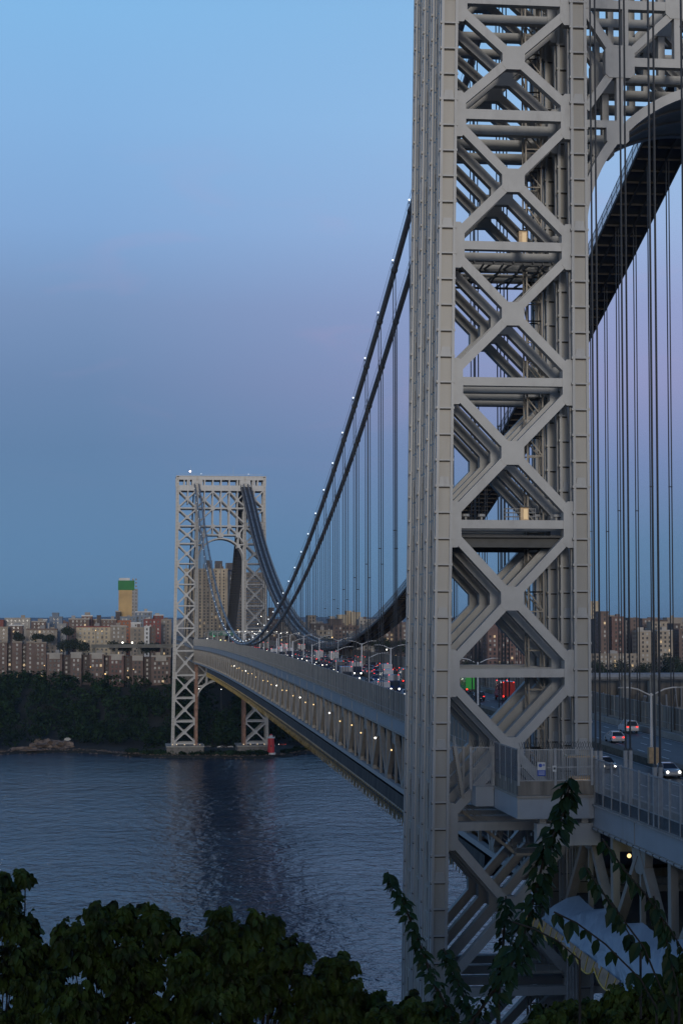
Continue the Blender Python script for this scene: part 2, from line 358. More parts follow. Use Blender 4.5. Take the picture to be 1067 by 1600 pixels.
def beam_mesh(k, s):
    """horizontal beams of one level of a leg in all four frames, tied along the bridge"""
    b = MB(); z = ZK[k]; ya = s*(yo(z)-CW); yb = s*(YI+CW); hh = {4:.5, 1:.9}.get(k, .42); d = .52
    for fx in FX:
        b.xpoly(fx-d, fx+d, [(ya,z-hh),(yb,z-hh),(yb,z+hh),(ya,z+hh)])
        b.xpoly(fx-.59, fx+.59, gusset_poly(ya, z, s, -s)); b.xpoly(fx-.59, fx+.59, gusset_poly(yb, z, s, s))
    for y in (s*(yo(z)-CW/2), s*(YI+CW/2)):
        for i in range(3):
            b.box(FX[i]+CDX/2-.05, FX[i+1]-CDX/2+.05, y-.35, y+.35, z-.6, z+.6)
            za, zb = z-1, (ZK[k+1]+1 if k < 13 else z-1)
            if k < 13: b.bar((FX[i]+.8,y,za),(FX[i+1]-.8,y,zb), .3, .3, (0,1,0)); b.bar((FX[i]+.8,y+.02,zb),(FX[i+1]-.8,y+.02,za), .28, .3, (0,1,0))
    return b.mesh('cross_beam', M['steel2'])
def portal_mesh():
    b = MB(); d = .5
    def both(f):
        for s in (1, -1): f(s)
    Z1, Z2, Z3, Z4 = ZK[1], ZK[2], ZK[3], ZK[4]
    zc = 145.3
    e = .0
    def m(a, c, wd, o=0): b.xbar(-d+o, d-o, a, c, wd)
    m((-YI, Z2), (YI, Z2), 1.0); m((-YI, Z3), (YI, Z3), .9)
    m((-11.4, zc), (11.4, zc), .9, .004)
    for s in (1, -1):
        m((s*5.4, Z1-1.5), (s*5.4, Z2), .7, .01); m((s*10.8, Z1-1.5), (s*10.8, zc), .6, .012)
        m((s*5.4, Z2), (s*5.4, zc), .7, .014)
        m((0, 168.6), (s*5.4, Z1-1.8), .8, .016+.002*s); m((0, 168.6), (s*5.4, Z2+.3), .8, .02+.002*s)
        m((s*5.4, Z1-1.8), (s*10.8, 168.4), .8, .024); m((s*10.8, 168.4), (s*5.4, Z2+.3), .8, .027)
        m((s*10.8, 168.4), (s*YI, Z1-3.6), .8, .03); m((s*10.8, 168.4), (s*YI, 164.8), .8, .033)
        m((s*5.4, Z2-.3), (s*YI, 153.6), .8, .036)
        m((s*5.4, Z3-.3), (s*0, zc), .75, .04+.002*s); m((s*5.4, Z3-.3), (s*11.4, zc), .75, .044)
        m((s*11.4, zc), (s*YI, Z3-.6), .8, .047); m((s*11.4, zc), (s*YI, Z4+.9), .8, .05)
        m((s*11.4, zc), (s*11.4, 139.0), .7, .053); m((s*11.6, Z4-.6), (s*YI, Z4-.6), .75, .056)
        b.xpoly(-.56, .56, oct_(s*5.4, Z2, 1.35, 1.35, .6)); b.xpoly(-.57, .57, oct_(s*5.4, Z3, 1.25, 1.25, .5))
        b.xpoly(-.58, .58, oct_(s*11.4, zc, 1.5, 1.65, .4)); b.xpoly(-.55, .55, oct_(s*10.8, 168.4, 1.1, 1.1, .5))
    m((0, Z1-1.5), (0, zc), .7, .06)
    b.xpoly(-.55, .55, oct_(0, 168.6, 1.1, 1.1, .5)); b.xpoly(-.57, .57, oct_(0, zc-.3, 1.7, 1.2, .5))
    return b.mesh('portal_truss', M['steel2'])
def arch_mesh(R0, zc, top, d=.6, sc=1., name='portal_arch', a0=0):
    b = MB(); n = 40; vs = []; fs = []
    for i in range(n+1):
        t = a0+(math.pi-2*a0)*i/n
        for r in (R0, R0-.95):
            for x in (-d, d): vs.append((x, r*math.cos(t), zc+r*math.sin(t)*sc))
    for i in range(n):
        a = 4*i; fs += [(a,a+4,a+6,a+2), (a+1,a+3,a+7,a+5), (a,a+1,a+5,a+4), (a+2,a+6,a+7,a+3)]
    fs += [(0,2,3,1), (4*n,4*n+1,4*n+3,4*n+2)]
    b.add(vs, fs)
    if top:
        for s in (1, -1):
            b.xpoly(-.62, .62, oct_(s*11.7, 137.9, 1.15, 1.05, .35))
    return b.mesh(name, M['steel2'])
def crown_mesh():
    """the flat top of a tower: top chord, window-like openings, deep chord"""
    b = MB(); y1 = yo(184)
    for fx in FX:
        b.box(fx-.62, fx+.62, -y1+CW, y1-CW, 181.6, 183.8); b.box(fx-.6, fx+.6, -y1+CW, y1-CW, 174.4, 178.0)
        for i, y in enumerate((0, 5.4, 10.8, 12.6, 21, 24.2, 22)):
            for s in ((1,) if y == 0 else (1, -1)): b.box(fx-.5+.004*i, fx+.5-.004*i, s*y-.4, s*y+.4, 177.9, 181.7)
        for s in (1, -1): b.box(fx-.55, fx+.55, s*21.8-.35, s*21.8+.35, 166, 174.5)
    b.box(-9.8, 9.8, -y1-.2, y1+.2, 183.85, 184.3)
    for s in (1,-1):
        for x in (FX[0], FX[3]):
            b.box(x-.4, x+.4, s*y1-.3, s*y1+.3, 178, 183.8)
        for y in range(-26, 27, 4): b.box(s*9.6-.03, s*9.6+.03, y-.03, y+.03, 184.3, 185.4)
        b.box(s*9.6-.03, s*9.6+.03, -28, 28, 185.3, 185.4)
    for y in (-8, 20): b.bar((-9, y, 184.2), (-9, y, 190), .12, .12)
    return b.mesh('tower_crown', M['steel'])
def saddle_mesh():
    b = MB()
    for x in (-6.5, 6.5): b.box(x-2.6, x+2.6, -3.1, 3.1, 178.2, 181.55)
    b.box(-9.3, 9.3, -3.0, 3.0, 181.5, 183.9)
    return b.mesh('cable_saddle', M['steel'])
def lowerportal_mesh():
    b = MB(); d = .5
    def m(a, c, wd, o=0): b.xbar(-d+o, d-o, a, c, wd)
    m((-YI, 60.8), (YI, 60.8), 1.2); m((-YI, 53), (-9.4, 53), .7); m((YI, 53), (9.4, 53), .7)
    for s in (1, -1):
        m((s*YI, 59.9), (s*9.2, 54.2), .7, .006+.003*s); m((s*9.2, 54.2), (s*YI, 47), .7, .012); m((s*8.9, 60.8), (s*8.9, 47.5), .8, .016)
        m((s*YI, 45.8), (s*11.2, 45.8), .7, .02)
    return b.mesh('lower_portal_truss', M['steel2'])
def soffit_mesh():
    b = MB(); n = 36; vs = []
    for i in range(n+1):
        t = math.pi*i/n
        for r in (15.3, 15.15):
            for x in (FX[0]+.5, FX[3]-.5): vs.append((x, r*math.cos(t), 127.6+r*math.sin(t)))
    b.add(vs, [f for i in range(n) for f in ((4*i, 4*i+4, 4*i+5, 4*i+1), (4*i+2, 4*i+3, 4*i+7, 4*i+6))]); return b.mesh('arch_soffit', M['panel'])
TM = dict(soffit=soffit_mesh(), arch=arch_mesh(15.9, 127.6, True), larch=arch_mesh(15.9, 36.8, False, sc=.83, name='lower_arch'), portal=portal_mesh(), crown=crown_mesh(), saddle=saddle_mesh(), low=lowerportal_mesh())
def flank_mesh(s):
    b = MB(); L_ = 5.845-1.75+.04
    for za, zb in ((8, 60), (60, 112), (112, 163), (163, 183)):
        ya, yb = s*(yo(za)-.2), s*(yo(zb)-.2); b.mi = 0
        vs = [(x, y+dy, z) for z, y in ((za, ya), (zb, yb)) for x, dy in ((-L_/2, 0), (L_/2, 0), (L_/2, -s*.12), (-L_/2, -s*.12))]
        b.add(vs, [(0,1,2,3),(7,6,5,4),(0,4,5,1),(1,5,6,2),(2,6,7,3),(3,7,4,0)])
    z = 9.; k = 0
    while z < 180:
        y = s*(yo(z)-.2); b.mi = 0
        for x in (-.7, .7): b.add([(x-.05, y, z), (x+.05, y, z), (x+.05, y+s*.1, z), (x-.05, y+s*.1, z), (x-.05, s*(yo(z+2.4)-.2), z+2.4), (x+.05, s*(yo(z+2.4)-.2), z+2.4), (x+.05, s*(yo(z+2.4)-.1), z+2.4), (x-.05, s*(yo(z+2.4)-.1), z+2.4)], [(0,1,2,3),(7,6,5,4),(0,4,5,1),(1,5,6,2),(2,6,7,3),(3,7,4,0)])
        if k % 3 != 1:
            b.mi = 1; b.box(-.16, .02, min(y-s*.02, y+s*.012), max(y-s*.02, y+s*.012), z+.3, z+4.2 if k % 2 else z+2.2)
        z += 2.573; k += 1
    return b.mesh('flank_plate', [M['panel'], M['shade_slot']])
for s in (1, -1):
    TM['flank', s] = flank_mesh(s)
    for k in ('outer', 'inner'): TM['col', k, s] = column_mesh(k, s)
    for k in range(1, 13): TM['br', k, s] = brace_mesh(k, s)
    for k in range(2, 14): TM['bm', k, s] = beam_mesh(k, s)
def tower(X, label, far=False):
    t = empty('bridge_tower', (X, 0, 0)); tag(t, label, 'bridge tower')
    for s in (1, -1):
        for kind in ('outer', 'inner'):
            for fx in FX:
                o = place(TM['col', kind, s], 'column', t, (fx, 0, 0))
        for k in range(1, 13):
            for fx in FX: place(TM['br', k, s], 'cross_brace', t, (fx, 0, 0))
        for k in range(2, 14): place(TM['bm', k, s], 'cross_beam', t)
        for i in range(3): place(TM['flank', s], 'flank_plate', t, ((FX[i]+FX[i+1])/2, 0, 0))
        place(TM['saddle'], 'cable_saddle', t, (0, s*16.15, 0))
    for fx in FX:
        place(TM['arch'], 'portal_arch', t, (fx, 0, 0)); place(TM['portal'], 'portal_truss', t, (fx, 0, 0))
        place(TM['larch'], 'lower_arch', t, (fx, 0, 0)); place(TM['low'], 'lower_portal_truss', t, (fx, 0, 0))
    place(TM['crown'], 'tower_crown', t); place(TM['soffit'], 'arch_soffit', t)
    return t
T1 = tower(0, 'tall steel lattice bridge tower standing close by on the right, taller than the frame')
T2 = tower(SPAN, 'whole steel lattice bridge tower standing across the river with its arch in view', True)
# the lower inner columns of the tower across the river wear rust-red primer
def primer_cover():
    for s in (1, -1):
        for fx in FX:
            b = MB(); b.box(SPAN+fx-.95, SPAN+fx+.95, s*YI-.08 if s > 0 else -(YI+CW)-.08, s*(YI+CW)+.08 if s > 0 else -YI+.08, 7, 60)
            o = b.build('column_primer', M['rustcol']); o.parent = T2; o.matrix_parent_inverse = Matrix.Translation((-SPAN, 0, 0)); o['label'] = 'rusty red primer on the inner columns below the deck'
primer_cover()
def pier(X, s, label):
    r = empty('tower_pier', (X, s*23, 0)); tag(r, label, 'stone pier', 'stone piers under the bridge towers')
    b = MB(); b.box(-15, 13, -12, 12, -4, 6.6); b.build('pier_body', M['stone'], r)
    b = MB(); b.box(-15.5, 13.5, -12.5, 12.5, 6.6, 7.4)
    b.build('coping', M['conc'], r)
    b = MB()
    for y in range(-12, 13, 3): b.box(-15.3, -15.2, y-.05, y+.05, 7.4, 8.5)
    b.box(-15.3, -15.2, -12.2, 12.2, 8.45, 8.55); b.build('railing', M['galv'], r)
    for y in (-9.5, -6, .5, 5.5, 8.3) if s > 0 else (-9, -5.5, -1, 3.5, 8):
        if X > 500:
            f = MB(); f.ball((-13.8, y, 8.2), .27, 6, 4); lo = f.build('floodlight', M['flood'], r)
    return r
pier(0, 1, 'pale stone pier under the near tower north leg, behind leaves'); pier(0, -1, 'pale stone pier under the near tower south leg')
pier(SPAN, 1, 'floodlit stone pier under the left leg of the tower across the river'); pier(SPAN, -1, 'floodlit stone pier beside the red lighthouse across the river')
for s in (1, -1):
    for y in (-8, 7):
        ld = bpy.data.lights.new('pier_floodlight', 'POINT'); lo = bpy.data.objects.new('pier_floodlight', ld); COL.objects.link(lo)
        lo.location = (SPAN-13.6, s*23+y, 9.4); ld.energy = 22; ld.color = (1, .62, .3); ld.shadow_soft_size = .5
def tower_extras():
    # lattice lift shaft and service platforms inside the near leg
    b = MB()
    for dx in (-.8, .8):
        for dy in (-.8, .8): b.box(-1+dx-.08, -1+dx+.08, 18.7+dy-.08, 18.7+dy+.08, 40, 172)
    z = 40; i = 0
    while z < 170:
        for dx in (-.8, .8):
            b.bar((-1+dx, 17.9, z), (-1+dx, 19.5, z+2 if i % 2 else z), .12, .12); b.bar((-1+dx, 17.9, z), (-1+dx, 19.5, z), .12, .12)
        for dy in (-.8, .8): b.bar((-1.8, 18.7+dy, z), (-.2, 18.7+dy, z+2), .12, .12)
        z += 2; i += 1
    b.build('lift_shaft', M['truss'], T1)
    for k, zz_ in ((5, ZK[5]), (7, ZK[7])):
        b = MB()
        if k == 7: b.box(-8, 7.5, 17, yo(zz_)-CW-.4, zz_-1.25, zz_-1.05)
        else:
            for y in range(18, 28, 2): b.bar((-7.5, y, zz_-1.3), (7, y+1, zz_-1.3), .12, .2); b.bar((-7.5, y+1, zz_-1.4), (7, y, zz_-1.4), .12, .2)
        hw = .15 if k == 7 else .05
        for x in (-7, -3.5, 0, 3.5, 7): b.box(x-hw, x+hw, 17, yo(zz_)-CW-.4, zz_-(2.2 if k == 7 else 1.5), zz_-1.26)
        if k == 7:
            for y in (18, 21, 24, 27): b.bar((-7, y, zz_-2.1), (7, y, zz_-1.4), .2, .2)
        b.build('service_platform', M['dark'], T1)
    r = []
    for px, py, zk in ((808, 372, ZK[5]), (810, 797, ZK[7])):
        h = empty('lit_hut', (-7.9, 21.2, zk+.38))
        tag(h, 'small lit wooden hut on the %s crossbeam of the near tower' % ('upper' if zk > 120 else 'lower, railed'), 'hut')
        b = MB(); b.box(-.4, .4, -.42, .42, 0, 1.35); b.build('wall', M['shack'], h)
        b = MB(); b.box(-.55, .55, -.52, .52, 1.35, 1.45); b.build('roof', M['dark'], h)
        b = MB(); b.box(-.43, -.4, -.3, .1, .2, 1.2); b.build('lit_panel', M['litwin'], h)
    h = empty('service_railing', (-8.2, 21, ZK[7]+.38)); tag(h, 'thin pipe railing beside the lit hut on the lower crossbeam', 'railing')
    b = MB()
    for y in (-.9, .1, 1.1, 2.1): b.tube([(0,y,0),(0,y,1.25)], .035, 4); b.tube([(1,y,0),(1,y,1.25)], .035, 4)
    for z in (.45, .85, 1.25): b.tube([(0,-.9,z),(0,2.1,z)], .03, 4); b.tube([(1,-.9,z),(1,2.1,z)], .03, 4)
    b.build('rail', M['galv'], h)
    for y in (17.6, 19.6, 25.2, 26.8):
        h = empty('floodlight', (-6.5, y+0., ZK[7]+.4)); tag(h, 'unlit floodlight drum on the lower crossbeam, %s from the left' % ordi([26.8,25.2,19.6,17.6].index(y)+1), 'floodlight', 'floodlight drums on the crossbeam')
        b = MB(); b.tube([(0,0,0),(0,0,.45),(0,0,.5),(0,0,.75)], [.12,.12,.42,.36], 8); b.build('housing', M['galv'], h)
tower_extras()

# ------------------------------------------------------------------ cables
def zc(X):
    if 0 <= X <= SPAN: t = ((533.5-X)/533.5)**2; return 80+105*t-3.4*max(0, t-.8)/.2
    u = (-X if X < 0 else X-SPAN)
    return 181.5 - u*(181.5-74)/190 - 5.5*math.sin(math.pi*min(1, u/190))
CY = [17.55, 14.75, -14.75, -17.55]; CN = ['north outer', 'north inner', 'south inner', 'south outer']
def cables():
    for y, nm in zip(CY, CN):
        b = MB(); b.tube([(X, y, zc(X)) for X in [i*SPAN/120 for i in range(121)]], .48, 12)
        c = empty('main_cable', (0, y, 0)); tag(c, 'thick grey main suspension cable, %s one of the four between the towers' % nm, 'bridge cable')
        o = b.build('cable_body', M['cable'], c, smooth=True); o.location = (0, -y, 0)
        for j in range(1, 58):
            b = MB(); X = j*18.29+.6; d = Vector((1, 0, (zc(X+1)-zc(X-1))/2)).normalized(); p = Vector((X, y, zc(X)))
            b.tube([p-d*.4, p+d*.4], .53, 12); b.tube([p-d*.06, p+d*.06], .58, 12)
            o = b.build('cable_band', M['dark'], c); o.location = (0, -y, 0)
        b = MB()
        for s in (-.42, .42):
            b.tube([(X, y+s, zc(X)+1.3) for X in [i*SPAN/100 for i in range(101)]], .028, 4)
        for j in range(1, 58):
            X = j*18.29+.6
            for s in (-.42, .42): b.tube([(X, y+s, zc(X)+.3), (X, y+s, zc(X)+1.3)], .03, 4)
        o = b.build('hand_ropes', M['rope'], c); o.location = (0, -y, 0)
        for side, X0, X1 in (('near shore', -190, 0), ('far shore', SPAN, SPAN+190)):
            b = MB(); b.tube([(X0+(X1-X0)*i/24, y, zc(X0+(X1-X0)*i/24)) for i in range(25)], .48, 10)
            o = b.build('main_cable', M['cable'], smooth=True); tag(o, 'thick grey side-span cable, %s one running down to the %s' % (nm, side), 'bridge cable')
cables()
def deckz(X):
    return 71.3 + (3.4*(1-((X-533.5)/533.5)**2) if 0 <= X <= SPAN else 0)
def hangers():
    grp = 'suspender ropes of the main span'
    for y, nm in zip(CY, CN):
        for j in range(1, 58):
            X = j*18.29+.6; zt = zc(X)-.4; zb = deckz(X)+.6
            if zt < zb+.5: continue
            b = MB()
            for dy in (-.2, .2):
                for dx in (-.12, .12): b.tube([(dx, dy, zb), (dx, dy, zt)], .056, 5, cap=False)
            if zt-zb > 30: b.tube([(0,-.3,zb+(zt-zb)*.42),(0,.3,zb+(zt-zb)*.42)], .07, 4)
            o = b.build('suspender_rope', M['rope'], loc=(X, y, 0))
            tag(o, 'thin dark suspender ropes under the %s cable, %s from the near tower' % (nm, ordi(j)), 'suspender rope', grp+', '+nm)
    for side, sg in (('near', -1), ('far', 1)):
        for y, nm in zip(CY, CN):
            for j in range(1, 10):
                X = (0 if sg < 0 else SPAN)+sg*(j*19.8-18.6 if sg < 0 else j*18.3)
                if sg < 0: X = -(22.7+19.7*(j-1))
                if abs(X if sg < 0 else X-SPAN) < 8 and sg > 0: continue
                zt = zc(X)-.4; zb = 77.3 if sg < 0 else 74
                if zt < zb+1: continue
                b = MB()
                for dy in (-.215, .215):
                    for dx in (-.1, .1): b.tube([(dx, dy, zb), (dx, dy, zt)], .065, 5, cap=False)
                b.tube([(0,-.33,zb+(zt-zb)*.8),(0,.33,zb+(zt-zb)*.8)], .09, 5)
                o = empty('suspender_rope', (X, y, 0))
                k = b.build('rope', M['rope'], o)
                if sg < 0 and y > 0:
                    b = MB()
                    for dy in (-.235, .235): b.tube([(0, dy, 71.9), (0, dy, 77.2)], .2, 10)
                    b.build('anchor_sleeve', M['galv'], o)
                    b = MB()
                    for dy in (-.235, .235): b.tube([(0, dy, 77.2), (0, dy, 77.45)], [.21,.14], 10)
                    b.build('sleeve_cap', M['dark'], o)
                tag(o, '%s suspender ropes of the %s side span, %s cable, %s from the tower' % ('heavy' if sg < 0 else 'thin', side, nm, ordi(j)), 'suspender rope', 'suspender ropes of the %s side span, %s' % (side, nm))
hangers()
def cable_lamps():
    me = MB(); me.ball((0,0,.0), .15, 8, 5); lm = me.mesh('lamp_bulb', M['lampw'])
    b = MB(); b.tube([(0,0,-.6),(0,0,-.25)], .08, 6); sm = b.mesh('lamp_bracket', M['dark'])
    def lamp(X, y, z, lab, grp):
        r = empty('cable_lamp', (X, y, z)); place(lm, 'bulb', r); place(sm, 'bracket', r); tag(r, lab, 'lamp', grp)
    for j in range(1, 58):
        X = j*18.29-.4; lamp(X, 17.95, zc(X)+1.15, 'small bright lamp on the north outer cable, %s up from the near tower' % ordi(j), 'lamps strung on the north outer cable')
    for j in range(1, 10):
        X = SPAN+j*18.3; lamp(X, 17.95, zc(X)+1.1, 'small bright lamp on the cable beyond the far tower, %s from its top' % ordi(j), 'lamps on the cable beyond the far tower')
    for y, z, rr, mm, lab in ((20.5, 187.2, .55, M['beacon'], 'bright white aviation beacon glowing on the far tower roof'), (13.2, 185.6, .22, M['lampw'], 'small white roof lamp right of the beacon on the far tower'), (-18, 185.6, .22, M['lampw'], 'small white roof lamp above the right leg of the far tower')):
        r = empty('roof_lamp', (SPAN-9, y, 184.3)); tag(r, lab, 'lamp')
        b = MB(); b.tube([(0,0,0),(0,0,z-184.3)], .1, 6); b.build('post', M['dark'], r)
        b = MB(); b.ball((0,0,z-184.3), rr, 8, 6); b.build('bulb', mm, r)
cable_lamps()
def cable_platform():
    """work platform slung under the two south cables, railed with mesh"""
    def run(X0, X1, n, label):
        r = empty('cable_work_platform', (X0, -16.15, 0)); tag(r, label, 'work platform')
        def P(X, y, dz): return (X-X0, y+16.15, zc(X)+dz)
        def ribbon(y0, y1, d0, d1):
            b = MB(); vs = []; 
            for i in range(n+1):
                X = X0+(X1-X0)*i/n; vs += [P(X,y0,d0), P(X,y1,d0), P(X,y1,d1), P(X,y0,d1)]
            fs = []
            for i in range(n):
                a = 4*i; fs += [(a+j, a+(j+1)%4, a+4+(j+1)%4, a+4+j) for j in range(4)]
            b.add(vs, fs); return b
        ribbon(-19.6, -12.7, -1.5, -1.3).build('plank_deck', M['dark'], r)
        b = MB(); k = int(abs(X1-X0)/3)
        for i in range(k):
            X = X0+(X1-X0)*(i+.5)/k; b.bar(P(X,-19.75,-1.75), P(X,-12.55,-1.75), .22, .32)
        b.build('joists', M['shade_slot'], r)
        for y in (-19.6, -12.7, -15, -17.3):
            ribbon(y-.12, y+.12, -2.1, -1.55).build('stringer', M['dark'] if y < -13 else M['shade_slot'], r)
        for y in (-19.6, -12.7):
            ribbon(y-.02, y+.02, -1.3, .7).build('mesh_rail', M['mesh2'], r)
            b = MB()
            for i in range(k*1):
                X = X0+(X1-X0)*i/k; b.bar(P(X,y,-1.3), P(X,y,.85), .09, .09, (0,1,0))
            for dz in (.72, -.3):
                for i in range(n): b.bar(P(X0+(X1-X0)*i/n,y,dz), P(X0+(X1-X0)*(i+1)/n,y,dz), .08, .08)
            b.build('railing', M['cable'], r)
    run(6, SPAN-6, 120, 'long dark work platform slung under the two south cables across the main span')
    run(SPAN+6, SPAN+186, 24, 'dark work platform under the cables running down beyond the far tower')
cable_platform()

# ------------------------------------------------------------------ deck
def road_and_deck():
    # upper road as one sheet
    xs = [-400+i*20 for i in range(21)] + [i*20 for i in range(1, 54)] + [1067+i*20 for i in range(1, 40)]
    def rz(X): return deckz(X)+.7
    def strip(name, y0, y1, dz, m, xa=-400, xb=1850, kind='structure', thick=None):
        b = MB(); X = [x for x in xs if xa <= x <= xb]; vs = []
        for x in X: vs += [(x, y0, rz(x)+dz), (x, y1, rz(x)+dz)]
        fs = [(2*i, 2*i+2, 2*i+3, 2*i+1) for i in range(len(X)-1)]
        b.add(vs, fs)
        if thick:
            vs = [(x, y, rz(x)+dz-t) for x in X for (y, t) in ((y0, .001), (y0, thick), (y1, thick), (y1, .001))]
            fs = [(4*i+j, 4*i+4+j, 4*i+5+j, 4*i+1+j) for i in range(len(X)-1) for j in range(3)]
            b.add(vs, fs)
        o = b.build(name, m); tag(o, kind=kind); return o
    strip('road', -13.9, 13.9, 0, M['asphalt'], thick=.5)
    strip('kerb', 13.9, 14.4, .85, M['conc'], thick=.9, xa=-400); strip('kerb', -14.4, -13.9, .85, M['conc'], thick=.9)
    strip('sidewalk', 14.41, 17.6, .2, M['conc'], thick=.3); strip('sidewalk', -17.6, -14.41, .2, M['conc'], thick=.3)
    strip('median_strip', -1.3, .3, .8, M['median'], thick=.85)
    b = MB()
    for y in (3.7, 7.2, 10.7, -4.6, -8, -11.3):
        X = -200
        while X < 1300:
            b.add([(X, y-.09, rz(X)+.012), (X+3.2, y-.09, rz(X+3.2)+.012), (X+3.2, y+.09, rz(X+3.2)+.012), (X, y+.09, rz(X)+.012)], [(0,1,2,3)]); X += 11
    for y in (13.4, .75, -1.75, -13.4):
        for i in range(len(xs)-1):
            a, c = xs[i], xs[i+1]; b.add([(a, y-.07, rz(a)+.01), (c, y-.07, rz(c)+.01), (c, y+.07, rz(c)+.01), (a, y+.07, rz(a)+.01)], [(0,1,2,3)])
    tag(b.build('lane_markings', M['white']), kind='structure')
    # suspended stiffening structure, one thing per span
    PB = 18.29
    def span(X0, X1, label, net):
        n = round((X1-X0)/PB); p = (X1-X0)/n
        r = empty('deck_span', (X0, 0, 0)); tag(r, label, 'bridge deck')
        def L_(X): return X-X0
        for s in (1, -1):
            for (nm, y0, y1, a, c, m) in (('fascia', 17.65, 18.0, -.95, .95, M['blue_steel']), ('fascia_ledge', 17.5, 18.22, .95, 1.13, M['truss']), ('top_flange', 17.2, 18.12, -1.25, -.96, M['truss']), ('bottom_chord', 17.0, 17.8, -10.3, -9.6, M['steel2'])):
                b = MB(); vs = []
                for i in range(n+1):
                    X = X0+i*p; z = deckz(X); vs += [(L_(X), s*y0, z+a), (L_(X), s*y1, z+a), (L_(X), s*y1, z+c), (L_(X), s*y0, z+c)]
                fs = [(4*i+j, 4*i+(j+1)%4, 4*i+4+(j+1)%4, 4*i+4+j) for i in range(n) for j in range(4)]+[(0,1,2,3),(4*n,4*n+3,4*n+2,4*n+1)]
                b.add(vs, fs)
                b.build(nm, m, r)
            for i in range(n):
                b = MB(); X = L_(X0+(i+.5)*p); z = deckz(X0+(i+.5)*p); b.box(X-.04, X+.04, s*17.9 if s > 0 else -18.05, 18.05 if s > 0 else -17.9, z-.94, z+.94)
                b.build('fascia_joint', M['truss'], r)
            for i in range(0, n, 2):
                b = MB()
                for q in (i, i+1):
                    if q >= n: break
                    Xa, Xb = X0+q*p, X0+(q+1)*p; za, zb = deckz(Xa), deckz(Xb); Xm = (Xa+Xb)/2; zm = (za+zb)/2; y = s*17.35
                    b.bar((L_(Xa), y, za-9.6), (L_(Xa), y, za-1.2), .62, .9, (1,0,0))
                    b.bar((L_(Xm), y+.005, zm-9.6), (L_(Xm), y+.005, zm-1.2), .4, .5, (1,0,0))
                    b.bar((L_(Xa)+.4, y, za-9.4), (L_(Xm), y+.01, zm-1.4), .62, .8, (0,1,0)); b.bar((L_(Xm), y, zm-1.4), (L_(Xb)-.4, y-.01, zb-9.4), .62, .8, (0,1,0))
                    b.ypoly(y-.34, y+.34, [(L_(Xm)-2.2, zm-1.2), (L_(Xm)-1.9, zm-2.6), (L_(Xm)-.8, zm-3.4), (L_(Xm)+.8, zm-3.4), (L_(Xm)+1.9, zm-2.6), (L_(Xm)+2.2, zm-1.2)])
                    b.ypoly(y-.35, y+.35, [(L_(Xa)-1.6, za-9.6), (L_(Xa)-1.2, za-8.4), (L_(Xa)+1.2, za-8.4), (L_(Xa)+1.6, za-9.6)])
                b.build('truss_panel', M['truss'], r)
        for i in range(n+1):
            X = X0+i*p; z = deckz(X); b = MB(); x = L_(X)
            b.box(x-.3, x+.3, -17.1, 17.1, z-2.6, z-.3)
            b.box(x-.3, x+.3, -17.1, 17.1, z-10.6, z-9.2)
            b.build('floor_beam', M['truss'], r)
        b = MB(); vs = []
        for i in range(n+1):
            X = X0+i*p; z = deckz(X); vs += [(L_(X), -16.9, z-9.15), (L_(X), 16.9, z-9.15), (L_(X), 16.9, z-8.8), (L_(X), -16.9, z-8.8)]
        b.add(vs, [(4*i+j, 4*i+(j+1)%4, 4*i+4+(j+1)%4, 4*i+4+j) for i in range(n) for j in range(4)]); b.build('lower_roadway', M['asphalt'], r)
        return r
    span(9.8, SPAN-9.8, 'long double-deck truss deck crossing the river between the towers', True)
    span(-190, -9.8, 'short double-deck truss side span at lower right, nearest the camera', False)
    span(SPAN+9.8, SPAN+190, 'double-deck truss side span behind the far tower', False)
    # tall fence
    def fence(X0, X1, s, ph, label, step=3.05, tall=4.1, base=1.13):
        r = empty('walkway_fence', (X0, s*17.85, 0)); tag(r, label, 'fence')
        n = max(1, round((X1-X0)/ph)); p = (X1-X0)/n
        for i in range(n):
            b = MB(); b.mi = 0; xa, xb = i*p, (i+1)*p; za, zb = deckz(X0+xa)+base, deckz(X0+xb)+base
            b.add([(xa+.02,-.02,za),(xb-.02,-.02,zb),(xb-.02,-.02,zb+tall),(xa+.02,-.02,za+tall),(xa+.02,.02,za),(xb-.02,.02,zb),(xb-.02,.02,zb+tall),(xa+.02,.02,za+tall)], [(0,1,2,3),(7,6,5,4)])
            b.mi = 1; m = max(1, round(p/step))
            for j in range(m):
                x = xa+p*j/m; z = za+(zb-za)*j/m; b.box(x-.07, x+.07, -.1, .1, z-.1, z+tall+.1)
            for h in (.9, tall): b.bar((xa,0,za+h), (xb,0,zb+h), .1, .1)
            b.build('fence_panel', [M['mesh'], M['post']], r)
    fence(9.8, SPAN-9.8, 1, 18.29, 'tall grey mesh fence along the north walkway of the main span')
    fence(9.8, SPAN-9.8, -1, 18.29, 'tall grey mesh fence along the south walkway of the main span', tall=3.2)
    fence(SPAN+9.8, SPAN+190, 1, 18.29, 'tall mesh fence on the walkway beyond the far tower')
road_and_deck()
